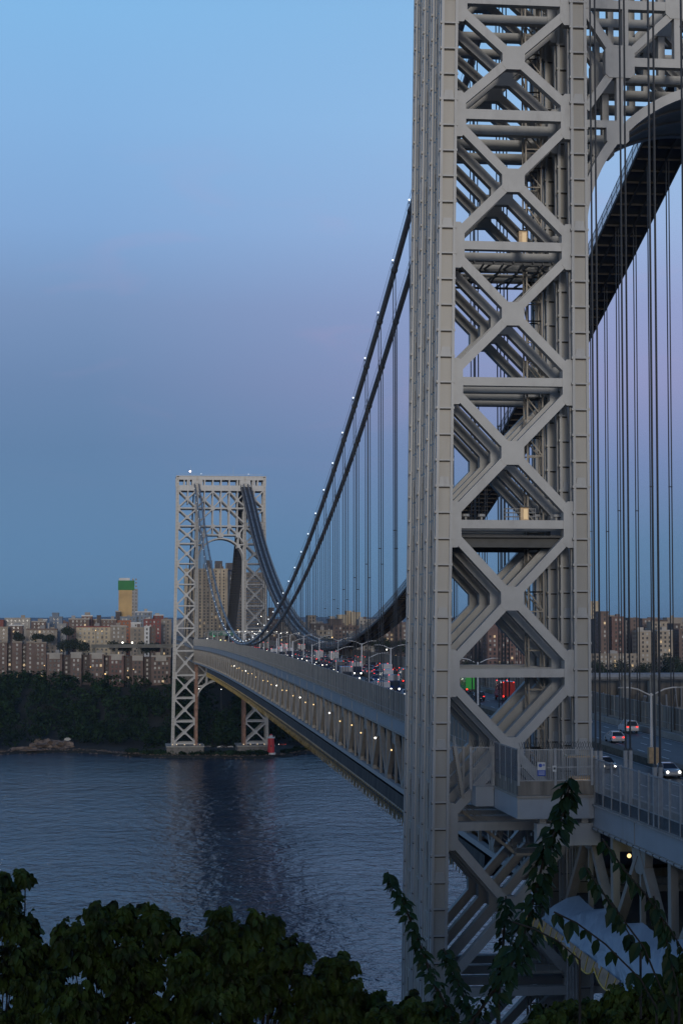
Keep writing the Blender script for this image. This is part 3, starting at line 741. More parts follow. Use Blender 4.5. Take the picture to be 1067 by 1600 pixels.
def side_fence():
    """nearest walkway fence: posts, thin pickets, pale top rail"""
    r = empty('walkway_fence', (-23, 17.9, 72.4)); tag(r, 'tall picket and mesh fence on the near walkway at lower right', 'fence')
    for k in range(16):
        x1, x0 = -k*3., -(k+1)*3.; b = MB()
        b.box(x0-.08, x0+.08, -.09, .09, 0, 4.2)
        n = 11
        for j in range(1, n): x = x0+3.*j/n; b.box(x-.012, x+.012, -.012, .012, 1.1, 4.05)
        b.box(x0, x1, -.04, .04, 4.03, 4.12); b.box(x0, x1, -.03, .03, 1.05, 1.13)
        b.build('picket_panel', M['galv'], r)
        b = MB(); b.box(x0+.08, x1-.08, -.015, .015, .05, 1.05); b.build('kick_panel', M['kick'], r)
        b = MB(); b.box(x0+.08, x1-.08, .02, .03, 1.12, 4.0); b.build('mesh_infill', M['mesh3'], r)
    r = empty('south_railing', (-23, -17.9, 72.4)); tag(r, 'low dark picket railing along the far edge of the road at right', 'railing')
    for k in range(12):
        b = MB(); x0 = 20+k*10.; z = deckz(x0)-71.3
        for j in range(25): x = x0+j*.4; b.box(x-.02, x+.02, -.02, .02, .7+z, 2.8+z)
        b.box(x0, x0+10, -.05, .05, 2.75+z, 2.85+z); b.box(x0-.1, x0+.1, -.1, .1, .5+z, 3+z)
        b.build('railing_panel', M['dark'], r)
side_fence()
def near_fascia_detail():
    r = empty('utility_conduit', (-23, 18.1, 70.2)); tag(r, 'thin conduit pipe clipped along the near side span fascia', 'pipe')
    b = MB(); b.tube([(0,.06,0),(-50,.06,0)], .06, 6); b.build('conduit', M['galv'], r)
    b = MB()
    for k in range(25): b.box(-k*2-.06, -k*2+.06, -.08, .14, -.1, .1)
    o = b.build('clips', M['dark'], r); o['kind'] = 'stuff'
    t = next(o for o in bpy.data.objects if o.name.startswith('deck_span') and abs(o.location.x+190) < 1)
    b = MB()
    for k in range(110):
        x = 190-24.2-k*.5; b.box(x-.09, x+.09, 18.19, 18.27, 72.28, 72.42)
    o = b.build('stiffeners', M['blue_steel'], t); o['kind'] = 'stuff'
near_fascia_detail()
def lower_lamps():
    b = MB(); b.ball((0,0,0), .15, 6, 4); bm = b.mesh('bulb', M['warm']); b = MB(); b.ball((0,0,0), .17, 6, 4); bw = b.mesh('bulb_white', M['headl'])
    b = MB(); b.box(-.05,.05,-.05,.05,.1,3.2); st = b.mesh('stem', M['dark'])
    for i in range(34):
        X = 112+i*18.29+(i%3)*2.0; 
        if X > 600: break
        if i in (6, 17): continue
        y = 17.92
        r = empty('deck_lamp', (X, y, deckz(X)-4.4+.5*(i%2))); place(bw if i % 4 == 1 else bm, 'bulb', r); place(st, 'stem', r)
        tag(r, 'small %s lamp under the deck edge before the truss, %s from the near tower' % ('white' if i % 4 == 1 else 'warm yellow', ordi(i+1)), 'lamp', '%s lamps inside the lower deck' % ('white' if i % 4 == 1 else 'yellow'))
    for X, y, z, mm, rr, lab in ((-42, 6, 66.2, M['headl'], .32, 'round white lamp under the near side span'), (-20, 14, 67.3, M['warm'], .2, 'faint warm lamp behind the near side span truss')):
        r = empty('deck_lamp', (X, y, z)); tag(r, lab, 'lamp'); b = MB(); b.ball((0,0,0), rr, 8, 6); b.build('bulb', mm, r); b = MB(); b.box(-.06,.06,-.06,.06,.2,2.2); b.build('stem', M['dark'], r)
    r = empty('tube_light', (-38, 7, 68.3)); tag(r, 'long yellow-green strip light under the near side span deck', 'lamp')
    b = MB(); b.box(-.15,.15,-2.8,2.8,0,.18); b.build('tube', M['yelg'], r); b = MB(); b.box(-.3,.3,-3,3,.18,.4); b.build('casing', M['dark'], r)
    ld = bpy.data.lights.new('under_deck_light', 'POINT'); lo = bpy.data.objects.new('under_deck_light', ld); COL.objects.link(lo); lo.location = (-38, 7, 67.7); ld.energy = 260; ld.color = (.95, 1, .5); ld.shadow_soft_size = .6
lower_lamps()
def netting():
    r = empty('hanging_work_platform', (100, 18, 0)); tag(r, 'dark work platform with olive scalloped netting slung beneath the main span', 'work platform')
    X0, X1 = 30, 830; n = 200
    def prof(X): return deckz(X)-10.4
    def rib(nm, m, y0, d0, y1, d1, sc=0):
        b = MB(); vs = []
        N_ = int((X1-X0)/.8)
        for i in range(N_+1):
            X = X0+(X1-X0)*i/N_; dr = abs(math.sin(math.pi*(X-X0)/4.8))*sc*(.8+.3*math.sin(X*.37))
            vs += [(X-100, y0-18, prof(X)+d0), (X-100, y1-18, prof(X)+d1-dr)]
        b.add(vs, [(2*i, 2*i+2, 2*i+3, 2*i+1) for i in range(N_)]); b.build(nm, m, r)
    rib('toe_board', M['truss'], 18.4, -1.9, 18.44, -2.15)
    rib('plank_side', M['net'], 18.15, -.0, 18.3, -2.0)
    rib('netting', M['netyel'], 18.32, -1.95, 18.5, -3.1, 1.1)
    b = MB()
    for i in range(0, int((X1-X0)/2.4)):
        X = X0+i*2.4; b.bar((X-100, .45, prof(X)-1.9), (X-100, .72, prof(X)-4.1), .1, .06)
    b.build('yellow_straps', M['strapd'], r)
    b = MB(); N_ = 80; vs = []
    for i in range(N_+1):
        X = X0+(X1-X0)*i/N_; vs += [(X-100, -36.5, prof(X)-2.4), (X-100, .8, prof(X)-2.4)]
    b.add(vs, [(2*i, 2*i+1, 2*i+3, 2*i+2) for i in range(N_)]); b.build('plank_floor', M['net'], r)
netting()
def tarp():
    r = empty('tarpaulin', (-22, 18, 0)); tag(r, 'bluish white tarpaulin sagging under the near side span behind leaves', 'tarpaulin')
    b = MB(); nu, nv = 90, 22; vs = []
    for i in range(nu+1):
        u = i/nu; X = -19-u*47; k = u*4.2; t = k-math.floor(k); sag = abs(t-.5)*2
        for j in range(nv+1):
            v = j/nv; fold = noise.noise(Vector((u*11+v*2.2, v*1.3, 3)))*.5+abs(noise.noise(Vector((u*26-v*6, v*2.5, 8))))*.45
            y = 18.5+3.6*v+.7*math.sin(v*3)*(.4+.6*(1-sag))+fold*(.3+v*.7); z = 63.6+2.1*u-(2.4+2.4*u)*v-.9*(1-sag**2)*(1-v)**2*0-.5*(1-sag)*v+.5*math.sin(v*3.1)
            z += -.7*(1-sag)*(1-v)
            vs.append((X+22, y-18, z))
    fs = [(i*(nv+1)+j, (i+1)*(nv+1)+j, (i+1)*(nv+1)+j+1, i*(nv+1)+j+1) for i in range(nu) for j in range(nv)]
    b.add(vs, fs); b.build('tarp_sheet', M['tarp'], r, smooth=False)
    b = MB(); c = MB()
    for k in range(5):
        for j in range(12):
            def e(t):
                u = (k+t)/5; return Vector((8-u*34, 4.25, 61.7-.5*u)), (.3+1.0*math.sin(math.pi*t)**.7)
            p, h = e(j/12); q, g = e((j+1)/12)
            b.add([p, q, q-Vector((0,-.35,g)), p-Vector((0,-.35,h))], [(0,1,2,3)])
            c.tube([p-Vector((0,-.38,h)), q-Vector((0,-.38,g))], .07, 4)
            if j % 4 == 2: c.bar(p+Vector((0,.05,0)), p-Vector((0,-.4,h)), .1, .05)
    b.build('scallop_net', M['orange'], r); c.build('yellow_strap', M['strap'], r)
tarp()
def near_platform():
    r = empty('walkway_platform', (-23, 21, 71)); tag(r, 'grey walkway platform wrapped round the foot of the near tower leg at deck level', 'platform')
    O = Vector((23, -21, -71))
    def B(nm, m, *bx):
        b = MB()
        for x0, x1, y0, y1, z0, z1 in bx: b.box(x0+23, x1+23, y0-21, y1-21, z0-71, z1-71)
        return b.build(nm, m, r)
    B('deck_box', M['blue_steel'], (-23, -9.4, 18.02, 25.1, 71.1, 73.0))
    B('deck_edge', M['truss'], (-23.15, -9.4, 18.03, 25.22, 73.0, 73.2))
    B('joint_plates', M['steel2'], (-23.05, -23, 24.95, 25.12, 71.15, 72.95), (-23.04, -23, 21.2, 21.28, 71.15, 72.95), (-23.03, -22.99, 18.1, 18.5, 71.1, 72.99))
    B('corner_box', M['blue_steel'], (-11.9, -9.6, 25.13, 26.9, 71.2, 73.1))
    B('support_girder', M['steel'], (-22.4, -21.2, 17.3, 23.2, 68.6, 70.6))
    B('bearing_block', M['steel2'], (-22.2, -21.5, 22.3, 22.9, 70.6, 71.1)); B('bearing_block', M['steel2'], (-22.2, -21.5, 18.4, 19, 70.6, 71.1))
    B('kick_panel', M['mesh'], (-23.04, -23.0, 18.1, 25.05, 73.25, 74.5)); B('kick_panel', M['mesh'], (-22.9, -10, 25.0, 25.05, 73.25, 74.5))
    def fencep(nm, pts, z0, z1, sp=.17, spike=True, m=M['galv'], post=2.3):
        b = MB(); a, c = Vector(pts[0]), Vector(pts[1]); Ln = (c-a).length; n = int(Ln/sp)
        for i in range(n+1):
            p = a+(c-a)*i/n+O; b.box(p.x-.03, p.x+.03, p.y-.03, p.y+.03, z0-71, z1-71)
        for z in (z0+.05, z1-.05, (z0+z1)/2-.2): b.bar(a+O+Vector((0,0,z)), c+O+Vector((0,0,z)), .07, .09)
        k = max(1, int(Ln/post))
        for i in range(k+1):
            p = a+(c-a)*i/k+O; b.box(p.x-.11, p.x+.11, p.y-.11, p.y+.11, z0-71-.4, z1-71+.05)
        o = b.build(nm, m, r)
        if spike:
            b = MB(); n2 = int(Ln/.22); rg = random.Random(3)
            for i in range(n2):
                p = a+(c-a)*i/n2+O+Vector((0,0,z1)); 
                for sx in (-1, 1): b.bar(p, p+Vector((-.25+.1*rg.random(), sx*.22, .62+.1*rg.random())), .025, .025)
            b.build('anti_climb_spikes', M['dark'], r)
    fencep('picket_fence', ((-22.95, 18.2, 0), (-22.95, 25.0, 0)), 74.5, 77.4)
    fencep('picket_fence', ((-22.9, 25.0, 0), (-12, 25.0, 0)), 74.5, 77.4, spike=False)
    fencep('picket_fence', ((-12, 25.2, 0), (-12, 27.4, 0)), 73.2, 76.9)
    fencep('picket_fence', ((-7.0, 27.2, 0), (-7.0, 29.0, 0)), 73, 76.6, spike=False)
    B('mesh_infill', M['mesh2'], (-22.6, -12, 25.06, 25.09, 74.5, 77.3))
    # sign on the fence
    s = empty('phone_sign', (-23.07, 22.9, 75.6)); tag(s, 'small white and blue sign on the platform picket fence', 'sign')
    b = MB(); b.box(-.03, 0, -.37, .37, -.1, .62); b.build('sign_top', M['whitep'], s); b = MB(); b.box(-.03, 0, -.37, .37, -.62, -.1); b.build('sign_base', M['signb'], s)
    b = MB(); b.add([(-.04, .1+.17*math.cos(t*math.pi/6), .33+.17*math.sin(t*math.pi/6)) for t in range(12)], [tuple(range(12))]); b.box(-.04,-.031,-.3,-.12,.28,.34); b.box(-.04,-.031,-.3,-.12,.38,.44); b.build('sign_emblem', M['signb'], s)
    b = MB()
    for z in (-.25, -.36, -.47): b.box(-.04, -.031, -.28, .28, z-.02, z+.02)
    b.build('sign_lines', M['whitep'], s)
    s = empty('notice', (-23.07, 21.7, 75.6)); tag(s, 'tiny pale notice right of the blue sign on the fence', 'sign'); b = MB(); b.box(-.03, 0, -.18, .18, -.25, .3); b.build('board', M['whitep'], s); b = MB(); b.box(-.04,-.031,-.1,.1,-.05,.15); b.build('symbol', M['dark'], s)
    # lit booth
    s = empty('booth', (-22, 19.2, 73.2)); tag(s, 'warm lit utility booth behind the platform pickets', 'booth')
    b = MB(); b.box(-.7,.7,-1.1,1.1,0,1.7); b.build('cabinet', M['shack'], s); b = MB(); b.box(-.9,.9,-1.3,1.2,3.4,3.55); b.build('roof', M['shack'], s)
    b = MB()
    for y in (-1.1, 1.0): 
        for x in (-.7, .6): b.box(x, x+.1, y, y+.1, 1.7, 3.4)
    b.build('post', M['dark'], s); b = MB(); b.box(-.6,.6,.3,.33,1.7,3.3); b.build('back_grille', M['dark'], s)
    b = MB(); b.box(-.71,-.7,-.7,.5,.4,1.4); b.build('lit_face', M['litwin'], s)
    # stairs and lower catwalks in the leg
    def stair(x, y0, z0, y1, z1, label):
        s = empty('steel_stair', (x, y0, z0)); tag(s, label, 'stair'); n = max(4, int(abs(z1-z0)/.22))
        b = MB()
        for i in range(n): y = (y1-y0)*(i+.5)/n; z = (z1-z0)*(i+.5)/n; b.box(-.45, .45, y-.13, y+.13, z-.02, z+.02)
        b.build('tread', M['galv'], s)
        for dx in (-.48, .48):
            b = MB(); b.bar((dx,0,0), (dx,y1-y0,z1-z0), .06, .28); b.build('stringer', M['truss'], s)
            b = MB(); b.tube([(dx,0,1.05),(dx,y1-y0,z1-z0+1.05)], .03, 5); b.tube([(dx,0,.55),(dx,y1-y0,z1-z0+.55)], .03, 5)
            for i in range(5): t = i/4; b.tube([(dx,(y1-y0)*t,(z1-z0)*t),(dx,(y1-y0)*t,(z1-z0)*t+1.05)], .03, 5)
            b.build('handrail', M['galv'], s)
    def catwalk(x0, x1, y0, y1, z, label):
        s = empty('catwalk', ((x0+x1)/2, (y0+y1)/2, z)); tag(s, label, 'catwalk'); a, c = (x1-x0)/2, (y1-y0)/2
        b = MB(); b.box(-a, a, -c, c, -.25, 0); b.build('grating', M['truss'], s)
        b = MB()
        for h in (.5, 1.05): b.tube([(-a,-c,h),(-a,c,h)], .03, 5)
        k = int(2*c/1.2)
        for i in range(k+1): y = -c+2*c*i/k; b.tube([(-a,y,0),(-a,y,1.05)], .03, 5)
        b.build('railing', M['galv'], s)
    stair(-9.6, 28.6, 76.8, 27.8, 71.8, 'short steel stair beside the left column just under the walkway')
    stair(-6.5, 27.3, 70.2, 22.2, 66.2, 'sloping steel stair with pipe rails below the walkway platform')
    catwalk(-8, -4, 19.6, 22.2, 66.2, 'railed catwalk landing under the walkway platform')
    catwalk(-9.6, -6, 18, 24.6, 55.0, 'low railed catwalk between the columns near the tower foot')
    stair(-7.5, 24.4, 59.5, 20.6, 55.1, 'lower steel stair dropping to the low catwalk behind leaves')
    for y, z0, z1 in ((17.2, 50, 70), (16.9, 50, 71)):
        o = MB(); 
        for dx in (-.1, .35): o.tube([(-10.4+dx, y+dx, z0), (-10.4+dx, y+dx, z1)], .09, 6)
        t = o.build('drain_pipe', M['galv']); tag(t, 'thin grey drain pipes down the near leg, %s pair' % ('outer' if y > 17 else 'inner'), 'pipe', 'drain pipes on the near leg')
near_platform()
def south_frame():
    """steel work frame outside the south walkway, seen beyond the road"""
    r = empty('scaffold_frame', (150, -20, 70)); tag(r, 'pale steel scaffold frame with round top beam beyond the road at right', 'scaffold')
    b = MB(); b.tube([(0, 6, 8.7), (0, -45, 8.7)], .75, 10); b.build('top_beam', M['galv'], r)
    b = MB(); b.box(-.6, .6, -45, 2, 1.9, 3.1); b.build('lower_beam', M['conc'], r)
    for y in (-1.2, -10.6, -16, -25, -34): b = MB(); b.box(-.75, .75, y-.75, y+.75, -14, 8.2); b.tube([(0,y,8.2),(0,y,9.0)], 1.05, 10); b.build('post', M['conc'], r)
    b = MB(); rg = random.Random(5)
    for i in range(38):
        y = -1-i*1.15; h = rg.uniform(4, 7.6); b.tube([(rg.uniform(.8, 5), y, 2), (rg.uniform(.8, 5), y, h)], rg.choice([.12,.2,.35]), 6)
    b.build('stacked_tubes', M['galv'], r)
    b = MB(); b.box(5.6, 5.7, -45, 2, 1.9, 8.2); b.build('back_screen', M['mesh'], r)
    b = MB(); b.box(-2, 6, -45, 3, -.6, 0); b.build('base_slab', M['net'], r)
south_frame()

# ------------------------------------------------------------------ street lamps
def street_lamps():
    def lamp(X, Y, double, label, grp, glow=False):
        z0 = deckz(X)+.7; r = empty('street_lamp', (X, Y, z0)); tag(r, label, 'street lamp', grp)
        b = MB(); b.tube([(0,0,0),(0,0,.5),(0,0,.51),(0,0,8.3)], [.24,.24,.19,.13], 8); b.build('pole', M['pole'], r)
        for s in ((1,-1) if double else (-1,)):
            b = MB(); b.tube([(0,0,8.0),(0,s*1.6,8.75),(0,s*2.6,8.95),(0,s*3.3,8.95)], .085, 6); b.build('arm', M['pole'], r)
            b = MB(); b.box(-.16,.16,min(s*3.1,s*3.9),max(s*3.1,s*3.9),8.88,9.02); h = b.build('lamp_head', M['galv'], r)
            if glow: b = MB(); b.ball((0, s*3.5, 8.84), .16, 6, 4); b.build('bulb', M['headl'], r)
    k = 0
    for X in [24+55.5*i for i in range(0, 19)]:
        lamp(X, -.5, True, 'tall double-arm lamp post nearest the camera on the road median' if k == 0 else 'double-arm lamp post on the median, %s from the camera' % ordi(k+1), None if k == 0 else 'double-arm median lamp posts', X > 500); k += 1
    for i in range(16):
        X = 114+57*i; lamp(X, 14.15, False, 'single-arm lamp post by the near walkway, %s beyond the near tower' % ordi(i+1), 'single-arm lamp posts on the north kerb')
street_lamps()
def sign_box():
    r = empty('utility_cabinet', (18, 1.0, 72.0)); tag(r, 'beige cabinet behind the nearest double-arm lamp post', 'cabinet')
    b = MB(); b.box(-.4,.4,-.55,.55,.9,2.7); b.build('body', M['shack'], r); b = MB(); b.box(-.05,.05,-.05,.05,0,.9); b.build('post', M['galv'], r)
sign_box()

# ------------------------------------------------------------------ vehicles
CARCOL = {'white': (.6,.6,.6), 'silver': (.35,.36,.38), 'black': (.012,.012,.014), 'grey': (.1,.105,.11), 'blue': (.02,.06,.2), 'red': (.35,.015,.015), 'green': (.05,.5,.08), 'dark blue': (.01,.025,.08)}
CM = {k: mat('car_paint_'+k.replace(' ','_'), c, .25, var=.03, coat=.6) for k, c in CARCOL.items()}
def wheel_mesh():
    b = MB(); b.mi = 0; b.tube([(0,-.11,0),(0,.11,0)], .33, 14); b.mi = 1; b.tube([(0,-.125,0),(0,.125,0)], .18, 10); return b.mesh('wheel', [M['tyre'], M['galv']])
WM = wheel_mesh()
def loft(profiles):
    """profiles: list of (y_halfwidth_scale, polygon[(x,z)]) mirrored across width"""
    b = MB(); n = len(profiles[0][1]); vs = []; fs = []
    for y, poly in profiles: vs += [(x, y, z) for x, z in poly]
    for i in range(len(profiles)-1):
        for k in range(n): fs.append((i*n+k, (i+1)*n+k, (i+1)*n+(k+1)%n, i*n+(k+1)%n))
    fs += [tuple(range(n))[::-1], tuple((len(profiles)-1)*n+k for k in range(n))][::-1]
    b.add(vs, fs); return b
def body_meshes():
    out = {}
    base = [(-2.25,.3),(-2.3,.55),(-2.2,.85),(-1.9,.95),(1.0,.98),(1.9,.86),(2.25,.7),(2.3,.42),(2.2,.26)]
    inn = [(x*.985, z+(.0 if z > .5 else .03)) for x, z in base]
    out['car'] = loft([(-.9, inn), (-.84, base), (.84, base), (.9, inn)])
    out['suv'] = loft([(-.95, [(x*1.0, z*1.12+.02) for x, z in inn]), (-.88, [(x*1.02, z*1.15+.02) for x, z in base]), (.88, [(x*1.02, z*1.15+.02) for x, z in base]), (.95, [(x, z*1.12+.02) for x, z in inn])])
    out['car_g'] = [(-1.95,.94),(-1.3,1.4),(-.9,1.46),(.2,1.44),(1.05,.97)]
    out['suv_g'] = [(-2.15,1.1),(-1.9,1.66),(-1.6,1.74),(.3,1.72),(1.15,1.1)]
    return out
BM_ = body_meshes(); PROTO = {}
def car(kind, col):
    key = (kind, col)
    if key in PROTO: return PROTO[key], False
    r = empty('parked_car' if False else 'car'); PROTO[key] = r
    b = MB(); b.v = list(BM_[kind].v); b.f = list(BM_[kind].f); b.m = [0]*len(b.f); b.build('body', CM[col], r)
    g = BM_[kind+'_g']; w0, w1 = (.82, .62) if kind == 'car' else (.86, .7)
    def gl(inset, zs):
        bb = MB(); n = len(g); zmin = g[0][1]; zmax = max(z for x, z in g)
        vs = []
        for s in (-1, 1):
            for x, z in g: t = (z-zmin)/(zmax-zmin); vs.append((x, s*(w0+(w1-w0)*t+inset), z))
        bb.add(vs, [tuple(range(n)), tuple(range(2*n-1, n-1, -1))]+[(i, n+i, n+(i+1)%n, (i+1)%n) for i in range(n)]); return bb
    gl(0, 1).build('window_glass', M['glass'], r)
    bb = MB(); xs_ = [x for x, z in g]; zm = max(z for x, z in g)
    bb.box(g[1][0]+.15, g[3][0]-.05, -w1+.02, w1-.02, zm-.03, zm+.03)
    for x, z in (g[1], g[3]):
        for s in (-1, 1):
            x2, z2 = (g[0] if x < 0 else g[4]); bb.bar((x, s*(w1+.01), z), (x2, s*(w0+.01), z2), .09, .07)
    bb.build('roof', CM[col], r)
    for x in (-1.38, 1.4):
        for s in (-1, 1): place(WM, 'wheel', r, (x, s*.8, .33))
    zh = .68 if kind == 'car' else .82
    for s in (-1, 1):
        bb = MB(); bb.ball((2.24, s*.66, zh), .15, 8, 5); bb.build('headlight', M['headl'], r)
        bb = MB(); bb.box(-2.36, -2.22, s*.68-.15, s*.68+.15, zh+.06, zh+.2); bb.build('taillight', M['taill'], r)
    bb = MB(); bb.box(-2.37,-2.3,-.26,.26,.5,.64); bb.build('number_plate', M['whitep'], r)
    return r, True
def box_truck(col='white', cab='white', amber=False):
    key = ('truck', col, cab, amber)
    if key in PROTO: return PROTO[key], False
    r = empty('box_truck'); PROTO[key] = r
    b = MB(); b.box(-4.4, 2.0, -1.25, 1.25, .95, 3.7); b.build('cargo_box', CM[col], r)
    b = MB(); b.mi = 0; b.ypoly(-1.1, 1.1, [(2.1,.5),(4.0,.5),(4.1,1.3),(3.3,1.6),(2.9,2.6),(2.1,2.7)]); b.build('cab', CM[cab], r)
    b = MB(); b.ypoly(-1.0, 1.0, [(3.36,1.62),(3.02,2.5),(3.05,2.5),(3.42,1.64)]); b.box(2.35,2.95,-1.12,-1.1,1.6,2.3); b.box(2.35,2.95,1.1,1.12,1.6,2.3); b.build('windscreen', M['glass'], r)
    b = MB(); b.box(-4.3, 3.6, -.5, .5, .55, .94); b.build('chassis', M['dark'], r)
    b = MB(); b.box(4.0,4.12,-.6,.6,.75,1.15); b.build('grille', M['dark'], r)
    for x in (-3.1, 3.0):
        for s in (-1, 1): w_ = place(WM, 'wheel', r, (x, s*1.0, .48)); w_.scale = (1.45, 1.6, 1.45)
    for s in (-1, 1):
        bb = MB(); bb.ball((4.08, s*.85, .95), .19, 8, 5); bb.build('headlight', M['headl'], r)
        bb = MB(); bb.box(-4.5, -4.4, s*1.0-.16, s*1.0+.16, .8, 1.1); bb.build('taillight', M['taill'], r)
        bb = MB(); bb.ball((2.0, s*1.0, 3.75), .08, 6, 4); bb.ball((-4.42, s*1.0, 3.6), .08, 6, 4); bb.build('marker_lamp', M['redlamp'], r)
    return r, True
def van_like(kind, col):
    return car(kind, col)
def put(proto, X, Y, east, label, grp=None):
    r, new = proto
    o = r if new else copy_tree(r)
    o.location = (X, Y, deckz(X)+.715); o.rotation_euler = (0, -math.atan((deckz(X+1)-deckz(X-1))/2)*(1 if east else -1), 0 if east else math.pi)
    tag(o, label, 'truck' if 'truck' in label else ('bus' if 'bus' in label else 'car'))
    if grp:
        o['group'] = grp; CNT[grp] = CNT.get(grp, 0)+1; o['label'] = label + ', %s such from the near tower' % ordi(CNT[grp])
    elif 'group' in o: del o['group']
    return o
CNT = {}
def traffic():
    rg = random.Random(11)
    put(car('suv','white'), 76, -11.6, True, 'white SUV with red tail lights in the outermost lane right of the near tower')
    put(car('car','white'), 58, -4.9, True, 'white saloon with red tail lights in the lane nearer the median, right of the tower')
    put(car('car','silver'), 9, 1.9, False, 'silver saloon with headlights at the right edge beside the median')
    put(car('car','black'), 17, 6.9, False, 'black car half hidden by the sleeve posts right of the platform')
    put(car('suv','grey'), -20, 5.5, False, 'grey SUV low at the right edge behind the fence')
    # seen through the near tower bracing
    put(box_truck('green','white'), 196, -9.7, True, 'bright green box truck seen through the tower bracing')
    put(box_truck('red','red'), 166, -11.3, True, 'dark red box truck with tail lights seen through the tower bracing')
    put(car('suv','black'), 164, -5.9, True, 'black SUV with bright red tail lights left of the red truck')
    put(car('car','silver'), 182, -3.2, True, 'silver car ahead of the black SUV in the tower gap')
    put(car('car','grey'), 212, -12.6, True, 'grey car queued behind the green truck')
    # trucks on the main span, heading to camera
    put(box_truck('white','white'), 232, 2.2, False, 'large white box truck with headlights, frontmost left of the near tower')
    put(box_truck('white','dark blue'), 292, 2.2, False, 'white box truck with dark blue cab second from the near tower')
    put(box_truck('grey','blue'), 300, 5.7, False, 'blue-cab truck on the lane beside the fence')
    put(box_truck('white','grey'), 275, -3, True, 'tall pale box truck driving away past the median')
    put(box_truck('silver','white'), 228, -6.3, True, 'silver box truck with red marker lamps beyond the median')
    put(box_truck('white','silver'), 540, 2.2, False, 'white truck midway along the span facing the camera')
    cols = ['white','silver','black','grey','blue','red','dark blue']
    used = {}
    def free(X, Y, l):
        for (a, c, m) in used.get(round(Y, 1), []):
            if abs(a-X) < (m+l)/2+2.2: return False
        used.setdefault(round(Y, 1), []).append((X, Y, l)); return True
    for X, Y, l in ((232,2.2,9),): used.setdefault(round(Y,1), []).append((X,Y,l))
    for Y in (2.1, 2.6, 5.6, 5.8): used.setdefault(Y, [])
    # westbound, headlights to the camera
    for Y in (2.2, 5.7, 9.2, 12.3):
        X = 150 + rg.uniform(0, 25)
        while X < 760:
            if not (Y == 2.2 and (abs(X-232) < 13 or abs(X-292) < 13 or abs(X-540) < 13)) and not (Y == 5.7 and abs(X-300) < 13):
                c = rg.choice(cols); 
                if rg.random() < .13: p = box_truck(rg.choice(['white','silver']), rg.choice(['white','blue','grey'])); lab = 'box truck facing the camera with headlights on'; g = 'trucks crossing the span towards the camera'
                else: p = car(rg.choice(['car','suv']), c); lab = '%s car facing the camera with headlights on' % c; g = '%s cars crossing the span towards the camera' % c
                put(p, X, Y, False, lab, g)
            X += rg.uniform(16, 42)*(1 if X < 420 else 1.3)
    for Y in (-3, -6.3, -9.7, -12.7):
        X = 235 + rg.uniform(0, 14)
        while X < 860:
            if not (Y == -6.3 and abs(X-228) < 14) and not (Y == -3 and abs(X-275) < 14):
                c = rg.choice(cols)
                if rg.random() < .1: p = box_truck(rg.choice(['white','grey']), 'white'); lab = 'box truck driving away with red tail lights'; g = 'trucks queueing away from the camera'
                else: p = car(rg.choice(['car','suv']), c); lab = '%s car driving away with red tail lights' % c; g = '%s cars queueing away from the camera' % c
                put(p, X, Y, True, lab, g)
            X += rg.uniform(9, 17) if X < 620 else rg.uniform(14, 28)
traffic()

# ------------------------------------------------------------------ Manhattan buildings
WALLS = {'beige': (.27,.23,.18), 'tan': (.22,.19,.155), 'brown brick': (.125,.09,.075), 'red brick': (.13,.08,.068), 'dark brick': (.075,.06,.055), 'grey': (.22,.22,.22), 'pale': (.3,.28,.25), 'cream': (.36,.30,.21), 'white': (.45,.45,.44), 'dull red': (.17,.06,.05), 'slate': (.14,.17,.21), 'yellow': (.40,.27,.12), 'green': (.03,.15,.045), 'orange': (.27,.11,.06)}
WMt = {k: mat('wall_'+k.replace(' ','_'), c, .85, var=.16, scale=.12, bump=.1) for k, c in WALLS.items()}
def wmesh(w_, h_, m):
    b = MB(); b.box(-.15, .06, -w_/2, w_/2, 0, h_); return b.mesh('window', m)
WINM = [wmesh(1.5, 1.9, M['glass']), wmesh(1.5, 1.9, M['glass']), wmesh(1.4, 1.8, M['blind']), wmesh(1.5, 1.9, M['litwin'])]
TALLY = {}
